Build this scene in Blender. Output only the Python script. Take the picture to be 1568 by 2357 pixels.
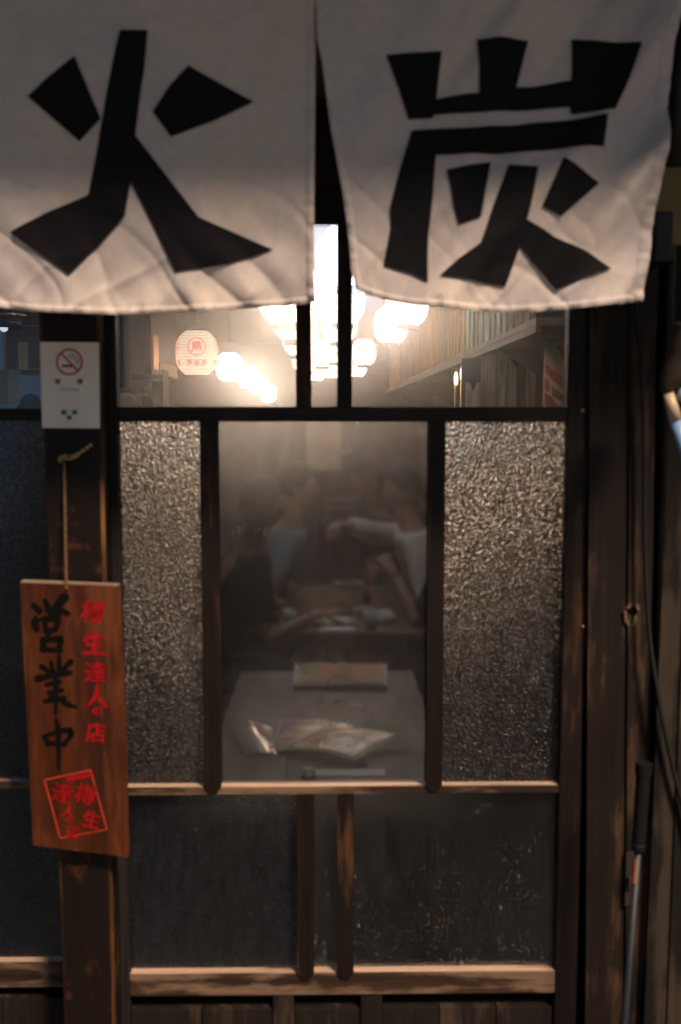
import bpy, bmesh, math, random
from mathutils import Vector, Matrix, Euler, noise

for o in list(bpy.data.objects):
    bpy.data.objects.remove(o)
S = bpy.context.scene
COL = S.collection
R = math.radians
rnd = random.Random(7)

# ------------------------------------------------------------------ camera
FPX = 2287.0                      # focal length in units of a 1568 x 2357 picture
EYE = Vector((0.0, -1.83, 1.55))
cam = bpy.data.cameras.new('camera')
cam.sensor_fit = 'HORIZONTAL'
cam.sensor_width = 24.0
cam.lens = FPX / 1568 * 24.0
cam.clip_start = 0.05
cam.clip_end = 400
cam.dof.use_dof = True
cam.dof.focus_distance = 6.2
cam.dof.aperture_fstop = 4.6
camo = bpy.data.objects.new('camera', cam)
COL.objects.link(camo)
camo.location = EYE
camo.rotation_euler = (R(90 - 5.44), 0, R(-0.83))
S.camera = camo
ROT = Euler((R(90 - 5.44), 0, R(-0.83))).to_matrix()

# ------------------------------------------------------------------ world, sun, exposure
W = bpy.data.worlds.new('World')
S.world = W
W.use_nodes = True
wn = W.node_tree
sky = wn.nodes.new('ShaderNodeTexSky')
sky.sky_type = 'NISHITA'
sky.sun_disc = False
SUN_EL, SUN_AZ = 49.0, 33.0       # the lamp stands in front of the shop and a little to the right
sky.sun_elevation = R(SUN_EL)
sky.sun_rotation = R(180 - SUN_AZ)
sky.dust_density = 0.6
sky.air_density = 1.0
wn.links.new(sky.outputs[0], wn.nodes['Background'].inputs[0])
wn.nodes['Background'].inputs[1].default_value = 0.027
sun = bpy.data.lights.new('sun', 'SUN')
sun.energy = 5.0
sun.angle = R(10)
sun.color = (1.0, 0.735, 0.545)
suno = bpy.data.objects.new('sun', sun)
COL.objects.link(suno)
suno.rotation_euler = (R(90 - SUN_EL), 0, R(SUN_AZ))
S.view_settings.view_transform = 'Standard'
S.view_settings.look = 'None'
S.view_settings.exposure = 0.3
S.view_settings.gamma = 1.0
S.view_settings.use_curve_mapping = False
S.cycles.use_denoising = True
S.cycles.max_bounces = 10
S.cycles.transparent_max_bounces = 16
S.cycles.transmission_bounces = 8
S.cycles.caustics_refractive = True
S.cycles.sample_clamp_indirect = 8.0
S.cycles.blur_glossy = 0.3


def at(px, py, y):
    """World point on the plane y that stands at the measured picture position."""
    r = ROT @ Vector(((px - 784) / FPX, -(py - 1178.5) / FPX, -1))
    return EYE + r * ((y - EYE.y) / r.y)


def atd(px, py, d):
    return at(px, py, d - 1.83)


# ------------------------------------------------------------------ materials
def newmat(name):
    m = bpy.data.materials.new(name)
    m.use_nodes = True
    nt = m.node_tree
    for n in list(nt.nodes):
        nt.nodes.remove(n)
    out = nt.nodes.new('ShaderNodeOutputMaterial')
    return m, nt, out


def nd(nt, t, **kw):
    n = nt.nodes.new(t)
    for k, v in kw.items():
        if k.startswith('i_'):
            key = k[2:]
            key = int(key) if key.isdigit() else key.replace('_', ' ')
            n.inputs[key].default_value = v
        else:
            setattr(n, k, v)
    return n


def ramp(nt, src, stops):
    r = nt.nodes.new('ShaderNodeValToRGB')
    e = r.color_ramp.elements
    while len(e) < len(stops):
        e.new(0.5)
    for el, (p, c) in zip(e, stops):
        el.position = p
        el.color = (c[0], c[1], c[2], 1) if hasattr(c, '__len__') else (c, c, c, 1)
    nt.links.new(src, r.inputs[0])
    return r


def coords(nt, scale=(1, 1, 1), rand=True):
    tc = nt.nodes.new('ShaderNodeTexCoord')
    mp = nt.nodes.new('ShaderNodeMapping')
    mp.inputs['Scale'].default_value = scale
    src = tc.outputs['Object']
    if rand:
        oi = nt.nodes.new('ShaderNodeObjectInfo')
        mul = nd(nt, 'ShaderNodeMath', operation='MULTIPLY')
        mul.inputs[1].default_value = 37.0
        nt.links.new(oi.outputs['Random'], mul.inputs[0])
        add = nd(nt, 'ShaderNodeVectorMath', operation='ADD')
        nt.links.new(src, add.inputs[0])
        nt.links.new(mul.outputs[0], add.inputs[1])
        src = add.outputs[0]
    nt.links.new(src, mp.inputs['Vector'])
    return mp.outputs[0]


def mixc(nt, fac, a, b, blend='MIX'):
    m = nt.nodes.new('ShaderNodeMix')
    m.data_type = 'RGBA'
    m.blend_type = blend
    L = nt.links
    for s, i in ((fac, 0), (a, 6), (b, 7)):
        if hasattr(s, 'node'):
            L.new(s, m.inputs[i])
        elif i == 0:
            m.inputs[0].default_value = s
        else:
            m.inputs[i].default_value = (s[0], s[1], s[2], 1)
    return m.outputs[2]


def noise_tex(nt, vec, scale, detail=5, rough=0.6):
    n = nd(nt, 'ShaderNodeTexNoise')
    n.inputs['Scale'].default_value = scale
    n.inputs['Detail'].default_value = detail
    n.inputs['Roughness'].default_value = rough
    nt.links.new(vec, n.inputs['Vector'])
    return n.outputs[0]


def wood(name, dark, mid, worn, axis='z', wear=0.5, rough=0.6, grain=1.0, bump=0.25, patch=2.2, worn_amount=0.8):
    m, nt, out = newmat(name)
    L = nt.links
    al, ac = 1.6, 34.0 * grain
    sc = {'x': (al, ac, ac), 'y': (ac, al, ac), 'z': (ac, ac, al)}[axis]
    v = coords(nt, sc)
    v2 = coords(nt, {'x': (patch * .5, patch * 2, patch * 2), 'y': (patch * 2, patch * .5, patch * 2), 'z': (patch * 2, patch * 2, patch * .5)}[axis])
    g = noise_tex(nt, v, 1.0, 6, 0.65)
    g2 = noise_tex(nt, v, 4.2, 4, 0.7)
    p = noise_tex(nt, v2, 3.0, 6, 0.62)
    base = ramp(nt, g, [(0.30, dark), (0.68, mid)])
    fine = ramp(nt, g2, [(0.32, 0.45), (0.6, 1.0)])
    c = mixc(nt, 0.75, base.outputs[0], fine.outputs[0], 'MULTIPLY')
    wm = nd(nt, 'ShaderNodeMath', operation='MULTIPLY_ADD')
    L.new(g, wm.inputs[0]); wm.inputs[1].default_value = 0.45; L.new(p, wm.inputs[2])
    wf = ramp(nt, wm.outputs[0], [(max(0.05, 0.98 - wear * .5), 0.0), (min(1, 1.10 - wear * .5), worn_amount)])
    wc = mixc(nt, 0.6, worn, fine.outputs[0], 'MULTIPLY')
    c = mixc(nt, wf.outputs[0], c, wc)
    b = nd(nt, 'ShaderNodeBsdfPrincipled')
    L.new(c, b.inputs['Base Color'])
    rr = ramp(nt, p, [(0.3, max(0.05, rough - .14)), (0.75, min(1, rough + .15))])
    L.new(rr.outputs[0], b.inputs['Roughness'])
    b.inputs['Specular IOR Level'].default_value = 0.3
    bp = nd(nt, 'ShaderNodeBump')
    bp.inputs['Strength'].default_value = bump
    bp.inputs['Distance'].default_value = 0.004
    L.new(g2, bp.inputs['Height'])
    L.new(bp.outputs[0], b.inputs['Normal'])
    L.new(b.outputs[0], out.inputs[0])
    return m


def plain(name, col, rough=0.6, spec=0.4, metal=0.0, var=0.18, vscale=9.0, bump=0.0, bscale=60.0, coat=0.0):
    m, nt, out = newmat(name)
    L = nt.links
    v = coords(nt, (1, 1, 1))
    n = noise_tex(nt, v, vscale, 5)
    lo = tuple(max(0, c * (1 - var)) for c in col)
    hi = tuple(min(1, c * (1 + var)) for c in col)
    r = ramp(nt, n, [(0.3, lo), (0.7, hi)])
    b = nd(nt, 'ShaderNodeBsdfPrincipled')
    L.new(r.outputs[0], b.inputs['Base Color'])
    b.inputs['Roughness'].default_value = rough
    b.inputs['Specular IOR Level'].default_value = spec
    b.inputs['Metallic'].default_value = metal
    b.inputs['Coat Weight'].default_value = coat
    if bump:
        n2 = noise_tex(nt, v, bscale, 3)
        bp = nd(nt, 'ShaderNodeBump')
        bp.inputs['Strength'].default_value = bump
        bp.inputs['Distance'].default_value = 0.003
        L.new(n2, bp.inputs['Height'])
        L.new(bp.outputs[0], b.inputs['Normal'])
    L.new(b.outputs[0], out.inputs[0])
    return m


def cloth_mat(name, col, trans=0.3, weave=900.0, stain_light=0.12):
    m, nt, out = newmat(name)
    L = nt.links
    v = coords(nt, (1, 1, 1), rand=False)
    n = noise_tex(nt, v, 5.0, 6)
    st = ramp(nt, n, [(0.35, (col[0] * (1 - stain_light) * .97, col[1] * (1 - stain_light), col[2] * (1 - stain_light) * 1.08)), (0.55, col), (0.72, (col[0] * 1.03, col[1] * .98, col[2] * .86))])  # stains, plus golden and cool light patches put into the cloth colour
    sp = noise_tex(nt, v, 70.0, 3)
    spr = ramp(nt, sp, [(0.3, .86), (0.6, 1.0)])
    c = mixc(nt, 0.6, st.outputs[0], spr.outputs[0], 'MULTIPLY')
    wx = nd(nt, 'ShaderNodeTexWave', wave_type='BANDS', bands_direction='X')
    wx.inputs['Scale'].default_value = weave * .3
    wz = nd(nt, 'ShaderNodeTexWave', wave_type='BANDS', bands_direction='Z')
    wz.inputs['Scale'].default_value = weave * .3
    for w_ in (wx, wz):
        L.new(v, w_.inputs['Vector'])
    ad = nd(nt, 'ShaderNodeMath', operation='ADD')
    L.new(wx.outputs['Fac'], ad.inputs[0]); L.new(wz.outputs['Fac'], ad.inputs[1])
    cr = noise_tex(nt, v, 26.0, 4)
    ad2 = nd(nt, 'ShaderNodeMath', operation='MULTIPLY_ADD')
    L.new(cr, ad2.inputs[0]); ad2.inputs[1].default_value = 4.0; L.new(ad.outputs[0], ad2.inputs[2])
    bp = nd(nt, 'ShaderNodeBump')
    bp.inputs['Strength'].default_value = 0.38
    bp.inputs['Distance'].default_value = 0.002
    L.new(ad2.outputs[0], bp.inputs['Height'])
    d = nd(nt, 'ShaderNodeBsdfDiffuse')
    L.new(c, d.inputs[0]); L.new(bp.outputs[0], d.inputs['Normal'])
    if trans > 0:
        t = nd(nt, 'ShaderNodeBsdfTranslucent')
        L.new(c, t.inputs[0])
        mx = nd(nt, 'ShaderNodeMixShader')
        mx.inputs[0].default_value = trans
        L.new(d.outputs[0], mx.inputs[1]); L.new(t.outputs[0], mx.inputs[2])
        L.new(mx.outputs[0], out.inputs[0])
    else:
        L.new(d.outputs[0], out.inputs[0])
    return m


def glass_clear(name, haze=0.30, rough=0.55, ior=1.16, dust=0.10, specks=0.35, tint=(.82, .80, .77), speck_scale=55.0, low=False, blur=None):
    """Greasy window glass: mostly clear, a scattering film that glows round bright lamps, dust specks."""
    m, nt, out = newmat(name)
    L = nt.links
    v = coords(nt, (1, 1, 1), rand=True)
    tr = nd(nt, 'ShaderNodeBsdfTransparent'); tr.inputs[0].default_value = (*tint, 1)
    if blur:                                  # a thin film of moisture softens what stands behind
        tr = nd(nt, 'ShaderNodeBsdfRefraction'); tr.inputs[0].default_value = (*tint, 1)
        tr.inputs['Roughness'].default_value = blur[0]; tr.inputs['IOR'].default_value = blur[1]
    rf = nd(nt, 'ShaderNodeBsdfRefraction')
    rf.inputs['Color'].default_value = (.93, .95, .99, 1)
    rf.inputs['Roughness'].default_value = rough
    rf.inputs['IOR'].default_value = ior
    sm = noise_tex(nt, v, 4.5, 5, .6)
    hz = ramp(nt, sm, [(0.3, haze * .8), (0.72, min(1, haze * 1.12))])
    m1 = nd(nt, 'ShaderNodeMixShader')
    L.new(hz.outputs[0], m1.inputs[0]); L.new(tr.outputs[0], m1.inputs[1]); L.new(rf.outputs[0], m1.inputs[2])
    v3 = coords(nt, (1, 1, .38), rand=True)
    vo = nd(nt, 'ShaderNodeTexVoronoi', feature='F1')
    vo.inputs['Scale'].default_value = speck_scale
    L.new(v3, vo.inputs['Vector'])
    big = noise_tex(nt, v, 9.0, 4)
    sz = nd(nt, 'ShaderNodeMath', operation='MULTIPLY'); L.new(big, sz.inputs[0]); sz.inputs[1].default_value = .46
    sub = nd(nt, 'ShaderNodeMath', operation='SUBTRACT'); L.new(sz.outputs[0], sub.inputs[0]); L.new(vo.outputs['Distance'], sub.inputs[1])
    mask = ramp(nt, sub.outputs[0], [(0.0, 0.0), (0.09, specks)])
    cell = ramp(nt, vo.outputs['Color'], [(0.5, 0.0), (0.85, 1.0)])
    mk = nd(nt, 'ShaderNodeMath', operation='MULTIPLY'); L.new(mask.outputs[0], mk.inputs[0]); L.new(cell.outputs[0], mk.inputs[1])
    vo2 = nd(nt, 'ShaderNodeTexVoronoi', feature='F1'); vo2.inputs['Scale'].default_value = speck_scale * 1.9
    L.new(v3, vo2.inputs['Vector'])
    big2 = noise_tex(nt, v, 14.0, 4)
    sub2 = nd(nt, 'ShaderNodeMath', operation='MULTIPLY_ADD'); L.new(big2, sub2.inputs[0]); sub2.inputs[1].default_value = .425; sub2.inputs[2].default_value = 0
    sub3 = nd(nt, 'ShaderNodeMath', operation='SUBTRACT'); L.new(sub2.outputs[0], sub3.inputs[0]); L.new(vo2.outputs['Distance'], sub3.inputs[1])
    mask2 = ramp(nt, sub3.outputs[0], [(0.0, 0.0), (0.12, specks * .45)])
    mkx = nd(nt, 'ShaderNodeMath', operation='MAXIMUM'); L.new(mk.outputs[0], mkx.inputs[0]); L.new(mask2.outputs[0], mkx.inputs[1]); mk = mkx
    if low:                                   # rain splashes gather towards the foot of the door
        tcz = nt.nodes.new('ShaderNodeTexCoord'); sx_ = nt.nodes.new('ShaderNodeSeparateXYZ')
        L.new(tcz.outputs['Object'], sx_.inputs[0])
        zr = ramp(nt, sx_.outputs[2], [(.52, 1.0), (.86, .28)])
        mk2 = nd(nt, 'ShaderNodeMath', operation='MULTIPLY'); L.new(mk.outputs[0], mk2.inputs[0]); L.new(zr.outputs[0], mk2.inputs[1]); mk = mk2
    fl = noise_tex(nt, coords(nt, (30, 30, 9), rand=True), 1.0, 5, .7)
    flr = ramp(nt, fl, [(0.35, dust * .35), (0.75, dust * 1.6)])
    dm = nd(nt, 'ShaderNodeMath', operation='MAXIMUM'); L.new(mk.outputs[0], dm.inputs[0]); L.new(flr.outputs[0], dm.inputs[1])
    df = nd(nt, 'ShaderNodeBsdfDiffuse'); df.inputs[0].default_value = (.36, .33, .30, 1)
    m2 = nd(nt, 'ShaderNodeMixShader')
    L.new(dm.outputs[0], m2.inputs[0]); L.new(m1.outputs[0], m2.inputs[1]); L.new(df.outputs[0], m2.inputs[2])
    gl = nd(nt, 'ShaderNodeBsdfGlossy'); gl.inputs['Roughness'].default_value = .12
    gl.inputs[0].default_value = (1, 1, 1, 1)
    fr = nd(nt, 'ShaderNodeFresnel'); fr.inputs[0].default_value = 1.3
    m3 = nd(nt, 'ShaderNodeMixShader')
    L.new(fr.outputs[0], m3.inputs[0]); L.new(m2.outputs[0], m3.inputs[1]); L.new(gl.outputs[0], m3.inputs[2])
    L.new(m3.outputs[0], out.inputs[0])
    return m


def glass_pebble(name, cell=230.0, strength=1.0, ior=1.7, dust=0.10, rough=0.05, tint=(.8, .76, .72), dist=.004):
    """Old figured glass: thousands of small lenses pressed into the pane."""
    m, nt, out = newmat(name)
    L = nt.links
    v = coords(nt, (1, 0, 1), rand=False)
    vo = nd(nt, 'ShaderNodeTexVoronoi', feature='F1')
    vo.inputs['Scale'].default_value = cell
    vo.inputs['Randomness'].default_value = .85
    L.new(v, vo.inputs['Vector'])
    # each cell is a little lens: its normal leans away from the cell's middle
    dl = nd(nt, 'ShaderNodeVectorMath', operation='SUBTRACT'); L.new(v, dl.inputs[0]); L.new(vo.outputs['Position'], dl.inputs[1])
    sc_ = nd(nt, 'ShaderNodeVectorMath', operation='SCALE'); L.new(dl.outputs[0], sc_.inputs[0]); sc_.inputs[3].default_value = 2.0 * cell * strength
    ge = nt.nodes.new('ShaderNodeNewGeometry')
    wv_ = nd(nt, 'ShaderNodeTexNoise'); wv_.inputs['Scale'].default_value = cell * .5; L.new(v, wv_.inputs['Vector'])
    wc_ = nd(nt, 'ShaderNodeVectorMath', operation='SUBTRACT'); L.new(wv_.outputs['Color'], wc_.inputs[0]); wc_.inputs[1].default_value = (.5, .5, .5)
    ws_ = nd(nt, 'ShaderNodeVectorMath', operation='SCALE'); L.new(wc_.outputs[0], ws_.inputs[0]); ws_.inputs[3].default_value = strength * .9
    s1_ = nd(nt, 'ShaderNodeVectorMath', operation='ADD'); L.new(ge.outputs['Normal'], s1_.inputs[0]); L.new(sc_.outputs[0], s1_.inputs[1])
    s2_ = nd(nt, 'ShaderNodeVectorMath', operation='ADD'); L.new(s1_.outputs[0], s2_.inputs[0]); L.new(ws_.outputs[0], s2_.inputs[1])
    bp = nd(nt, 'ShaderNodeVectorMath', operation='NORMALIZE'); L.new(s2_.outputs[0], bp.inputs[0])
    rf = nd(nt, 'ShaderNodeBsdfRefraction')
    cv = ramp(nt, vo.outputs['Color'], [(.34, tuple(c * .40 for c in tint)), (.62, tuple(c * .55 for c in tint)), (.82, tint)])  # sparkle put into the colour: only some cells keep the full tint
    L.new(cv.outputs[0], rf.inputs['Color'])
    rf.inputs['Roughness'].default_value = rough
    rf.inputs['IOR'].default_value = ior
    L.new(bp.outputs[0], rf.inputs['Normal'])
    fl = noise_tex(nt, coords(nt, (60, 60, 18), rand=True), 1.0, 5, .7)
    flr = ramp(nt, fl, [(0.35, dust * .3), (0.75, dust * 1.8)])
    df = nd(nt, 'ShaderNodeBsdfDiffuse'); df.inputs[0].default_value = (.27, .31, .38, 1)
    m2 = nd(nt, 'ShaderNodeMixShader')
    L.new(flr.outputs[0], m2.inputs[0]); L.new(rf.outputs[0], m2.inputs[1]); L.new(df.outputs[0], m2.inputs[2])
    gl = nd(nt, 'ShaderNodeBsdfGlossy'); gl.inputs['Roughness'].default_value = .2
    L.new(bp.outputs[0], gl.inputs['Normal'])
    m3 = nd(nt, 'ShaderNodeMixShader'); m3.inputs[0].default_value = .04
    L.new(m2.outputs[0], m3.inputs[1]); L.new(gl.outputs[0], m3.inputs[2])
    L.new(m3.outputs[0], out.inputs[0])
    return m


def glass_back():
    m, nt, out = newmat('glass_inner_face')
    tr = nd(nt, 'ShaderNodeBsdfTransparent'); tr.inputs[0].default_value = (.98, .985, .98, 1)
    nt.links.new(tr.outputs[0], out.inputs[0])
    return m


def paper_lamp(name, col, emit):
    m, nt, out = newmat(name)
    L = nt.links
    t = nd(nt, 'ShaderNodeBsdfTranslucent'); t.inputs[0].default_value = (*col, 1)
    d = nd(nt, 'ShaderNodeBsdfDiffuse'); d.inputs[0].default_value = (*[c * .8 for c in col], 1)
    mx = nd(nt, 'ShaderNodeMixShader'); mx.inputs[0].default_value = .55
    L.new(d.outputs[0], mx.inputs[1]); L.new(t.outputs[0], mx.inputs[2])
    e = nd(nt, 'ShaderNodeEmission'); e.inputs[0].default_value = (*col, 1); e.inputs[1].default_value = emit
    ads = nd(nt, 'ShaderNodeAddShader')
    L.new(mx.outputs[0], ads.inputs[0]); L.new(e.outputs[0], ads.inputs[1])
    L.new(ads.outputs[0], out.inputs[0])
    return m


def emitter(name, col, s):
    m, nt, out = newmat(name)
    e = nd(nt, 'ShaderNodeEmission'); e.inputs[0].default_value = (*col, 1); e.inputs[1].default_value = s
    nt.links.new(e.outputs[0], out.inputs[0])
    return m


def print_mat(name, stops, scale=6.0, rough=0.22, seed=0.0, coat=0.6):
    """Glossy laminated colour print: soft patches of food-photo colours."""
    m, nt, out = newmat(name)
    L = nt.links
    tc = nt.nodes.new('ShaderNodeTexCoord')
    mp = nt.nodes.new('ShaderNodeMapping')
    mp.inputs['Location'].default_value = (seed, seed * .7, 0)
    L.new(tc.outputs['Object'], mp.inputs[0])
    n = noise_tex(nt, mp.outputs[0], scale, 3, .5)
    r = ramp(nt, n, stops)
    r.color_ramp.interpolation = 'EASE'
    b = nd(nt, 'ShaderNodeBsdfPrincipled')
    L.new(r.outputs[0], b.inputs['Base Color'])
    b.inputs['Roughness'].default_value = rough
    b.inputs['Coat Weight'].default_value = coat
    b.inputs['Coat Roughness'].default_value = .08
    n2 = noise_tex(nt, mp.outputs[0], 9.0, 2)
    bp = nd(nt, 'ShaderNodeBump'); bp.inputs['Strength'].default_value = .5; bp.inputs['Distance'].default_value = .01
    L.new(n2, bp.inputs['Height']); L.new(bp.outputs[0], b.inputs['Normal']); L.new(bp.outputs[0], b.inputs['Coat Normal'])
    L.new(b.outputs[0], out.inputs[0])
    return m


def burnt_wood(name):
    m, nt, out = newmat(name)
    L = nt.links
    g = noise_tex(nt, coords(nt, (30, 30, 1.6), rand=False), 1.0, 6, .65)
    g2 = noise_tex(nt, coords(nt, (90, 90, 5), rand=False), 1.0, 5, .7)
    p = noise_tex(nt, coords(nt, (9, 9, 4.5), rand=False), 1.0, 6, .6)
    ch = noise_tex(nt, coords(nt, (5, 5, 55), rand=False), 1.0, 4, .6)
    base = ramp(nt, g, [(.3, (.002, .0013, .001)), (.7, (.009, .004, .0022))])
    orange = ramp(nt, g2, [(.3, (.045, .015, .004)), (.7, (.17, .062, .016))])
    add = nd(nt, 'ShaderNodeMath', operation='MULTIPLY_ADD'); L.new(ch, add.inputs[0]); add.inputs[1].default_value = .25; L.new(p, add.inputs[2])
    f = ramp(nt, add.outputs[0], [(.70, 0.0), (.86, .9)])
    c = mixc(nt, f.outputs[0], base.outputs[0], orange.outputs[0])
    b = nd(nt, 'ShaderNodeBsdfPrincipled'); L.new(c, b.inputs['Base Color'])
    b.inputs['Roughness'].default_value = .5
    b.inputs['Specular IOR Level'].default_value = .3
    bp = nd(nt, 'ShaderNodeBump'); bp.inputs['Strength'].default_value = .3; bp.inputs['Distance'].default_value = .004
    L.new(g2, bp.inputs['Height']); L.new(bp.outputs[0], b.inputs['Normal'])
    L.new(b.outputs[0], out.inputs[0])
    return m


M = {}
M['door_v'] = wood('door_wood_upright', (.003, .0018, .0012), (.012, .006, .0035), (.085, .036, .014), 'z', wear=.40, rough=.55)
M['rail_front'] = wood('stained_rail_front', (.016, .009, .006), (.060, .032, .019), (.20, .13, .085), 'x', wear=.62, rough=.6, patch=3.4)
M['door_h'] = wood('door_wood_rail', (.016, .009, .006), (.07, .036, .020), (.30, .19, .115), 'x', wear=.55, rough=.55)
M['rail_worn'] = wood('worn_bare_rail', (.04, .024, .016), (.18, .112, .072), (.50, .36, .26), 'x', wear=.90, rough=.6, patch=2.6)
M['rail_dark'] = wood('dark_head_rail', (.006, .004, .003), (.022, .013, .008), (.05, .03, .02), 'x', wear=.3, rough=.5)  # darker tone for the upper rails
M['kick'] = wood('kick_board_wood', (.004, .0025, .0017), (.013, .008, .005), (.05, .034, .022), 'z', wear=.5, rough=.75)
M['stile_grey'] = wood('smoky_stile_wood', (.008, .007, .0065), (.020, .016, .014), (.05, .038, .03), 'z', wear=.3, rough=.6)
M['post'] = burnt_wood('scorched_post_wood')
M['raw_edge'] = wood('raw_orange_wood', (.02, .008, .003), (.10, .04, .012), (.24, .11, .035), 'z', wear=.5)
M['jamb'] = wood('reddish_jamb_wood', (.003, .0017, .0011), (.014, .0068, .0037), (.085, .048, .026), 'z', wear=.48, rough=.65, bump=.4)
M['plank'] = wood('weathered_plank_wood', (.0018, .0013, .0009), (.0075, .005, .003), (.045, .033, .022), 'z', wear=.56, rough=.8, bump=.6)
M['sign'] = wood('varnished_sign_wood', (.026, .007, .0028), (.080, .0195, .005), (.125, .036, .0095), 'z', wear=.55, rough=.5, grain=.6, bump=.1)
M['sign_edge'] = wood('pale_sign_edge', (.10, .05, .03), (.20, .12, .08), (.3, .22, .15), 'x', wear=.6)
M['beam'] = wood('beam_wood', (.010, .007, .005), (.035, .022, .014), (.09, .06, .04), 'x', wear=.3)
M['plaster'] = plain('old_plaster', (.24, .19, .09), .9, .1, var=.25, vscale=5, bump=.4)
M['fabric'] = cloth_mat('curtain_cotton', (.83, .75, .685), trans=.12)
M['ink'] = plain('curtain_black_dye', (.010, .010, .012), .85, .15, var=.2)
M['ink_black'] = plain('brush_ink', (.004, .0035, .0035), .8, .06)
M['ink_red'] = plain('red_lacquer_paint', (.23, .006, .008), .65, .08, var=.45, vscale=55)
M['red_thin'] = plain('faded_red_paint', (.42, .035, .015), .6, .2, var=.25, vscale=40)
M['paper'] = plain('notice_paper', (.84, .82, .77), .6, .3, var=.08, vscale=14, bump=.15)
M['p_red'] = plain('print_red', (.55, .05, .035), .6)
M['p_black'] = plain('print_black', (.05, .05, .06), .6)
M['p_teal'] = plain('print_teal', (.02, .16, .15), .6)
M['p_grey'] = plain('print_grey', (.28, .28, .28), .6)
M['twine'] = plain('lit_straw_twine', (.46, .33, .15), .9, .1, var=.3, vscale=200, bump=.8, bscale=300)  # lighter copy: the light on the knot is put into its colour
M['twine_dark'] = plain('dark_twine', (.16, .10, .05), .9, .1, var=.4, vscale=200, bump=.8, bscale=300)
M['nail'] = plain('rusty_iron', (.05, .035, .03), .6, .4, metal=.6)
M['brass_screw'] = plain('dull_screw', (.25, .16, .12), .45, .5, metal=.7)
M['rubber'] = plain('black_rubber', (.007, .007, .008), .6, .15)
M['cable'] = plain('black_cable', (.012, .013, .013), .6, .2)
M['grey_metal'] = plain('grey_painted_tube', (.022, .028, .037), .5, .35, metal=.2)
M['orange_tape'] = plain('orange_sticker', (.55, .17, .04), .5)
M['dark_cloth'] = plain('dark_umbrella_cloth', (.035, .027, .02), .7, .3, var=.4, vscale=30, bump=.5, bscale=20)
M['cream_plastic'] = plain('cream_plastic', (.50, .40, .27), .4, .5)
M['blue_plastic'] = plain('pale_blue_tube', (.17, .29, .50), .3, .5)
M['grey_plastic'] = plain('grey_plastic', (.20, .21, .23), .4, .5)
M['black_box'] = plain('black_box', (.012, .011, .010), .5)
M['dark_void'] = plain('gap_dark', (.006, .005, .004), .9, .05)  # near-black in place of the shade in slots, gaps and the knot hole
M['glass_up'] = glass_clear('greasy_transom_glass', haze=.215, rough=.66, ior=1.2, dust=.018, specks=.06, tint=(.80, .86, .94))
M['glass_mid'] = glass_clear('greasy_clear_glass', haze=.215, rough=.66, ior=1.24, dust=.010, specks=.06, blur=(.165, 1.14), tint=(.80, .83, .88), speck_scale=60)
M['glass_low'] = glass_clear('dusty_low_glass', haze=.75, rough=.75, ior=1.35, dust=.014, specks=.58, tint=(.8, .88, 1.0), speck_scale=100, low=True)
M['glass_peb'] = glass_pebble('pebbled_glass', cell=250, strength=.78, ior=1.5, dust=.014, rough=.33, dist=.0034, tint=(.72, .70, .70))
M['glass_lowpeb'] = glass_pebble('fine_hammered_glass', cell=320, strength=.35, ior=1.4, dust=.020, rough=.42, tint=(.85, .92, 1.0))
M['glass_navy'] = glass_pebble('dark_hammered_glass', cell=260, strength=.22, ior=1.4, dust=.008, rough=.38, tint=(.45, .62, .9))
M['glass_back'] = glass_back()
M['glass_up_back'] = glass_clear('greasy_transom_inner_face', haze=.24, rough=.42, ior=1.2, dust=.0, specks=.0, tint=(.97, .97, .98))
M['glass_mid_back'] = glass_clear('greasy_clear_inner_face', haze=.23, rough=.68, ior=1.22, dust=.0, specks=.0, tint=(.97, .97, .97))
# inside
M['in_wall'] = wood('smoked_wall_boards', (.04, .03, .024), (.10, .075, .06), (.16, .12, .09), 'z', wear=.35, rough=.7)
M['in_ceil'] = wood('smoked_ceiling_boards', (.10, .10, .105), (.22, .22, .23), (.28, .27, .27), 'y', wear=.3, rough=.7)
M['in_floor'] = plain('concrete_floor', (.05, .047, .045), .6, .4, var=.3, vscale=3)
M['table'] = wood('table_top_wood', (.048, .030, .014), (.100, .066, .033), (.13, .09, .048), 'y', wear=.3, rough=.55, grain=.5, bump=.05)
M['table_leg'] = wood('table_leg_wood', (.03, .02, .012), (.07, .045, .03), (.12, .08, .05), 'z', wear=.3)
M['ledge'] = wood('pale_ledge_wood', (.14, .11, .085), (.30, .25, .20), (.38, .32, .26), 'y', wear=.6)
M['batten'] = wood('amber_batten_wood', (.42, .24, .11), (.70, .46, .24), (.75, .52, .3), 'z', wear=.5)
M['panel_brown'] = plain('tan_brown_panel', (.26, .18, .12), .6, .3, var=.3, vscale=6)
M['panel_dark'] = plain('dusky_panel', (.12, .10, .10), .6, .3, var=.3, vscale=6)
M['panel_tan'] = plain('tan_panel', (.40, .30, .20), .6, .3, var=.25, vscale=6)
M['grey_plank'] = wood('grey_fence_plank', (.26, .21, .15), (.56, .47, .36), (.6, .52, .4), 'z', wear=.6, bump=.6)
M['brown_plank'] = wood('brown_fence_plank', (.10, .05, .03), (.24, .14, .085), (.22, .14, .09), 'z', wear=.4, bump=.6)
M['navy_shade'] = plain('navy_shade_sheet', (.035, .045, .10), .85, .1)  # painted colour of the shade under the right ledge
M['teal_print'] = print_mat('teal_print', [(.3, (.08, .36, .40)), (.5, (.22, .62, .66)), (.62, (.45, .68, .50)), (.75, (.14, .45, .55))], 7, .6, coat=.1)
M['cream_cloth'] = plain('cream_cloth', (.52, .42, .30), .85, .1, var=.15, vscale=20, bump=.4)
M['poster_red'] = plain('poster_red', (.50, .055, .035), .5)
M['poster_cream'] = plain('poster_cream', (.55, .43, .24), .5)
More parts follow.
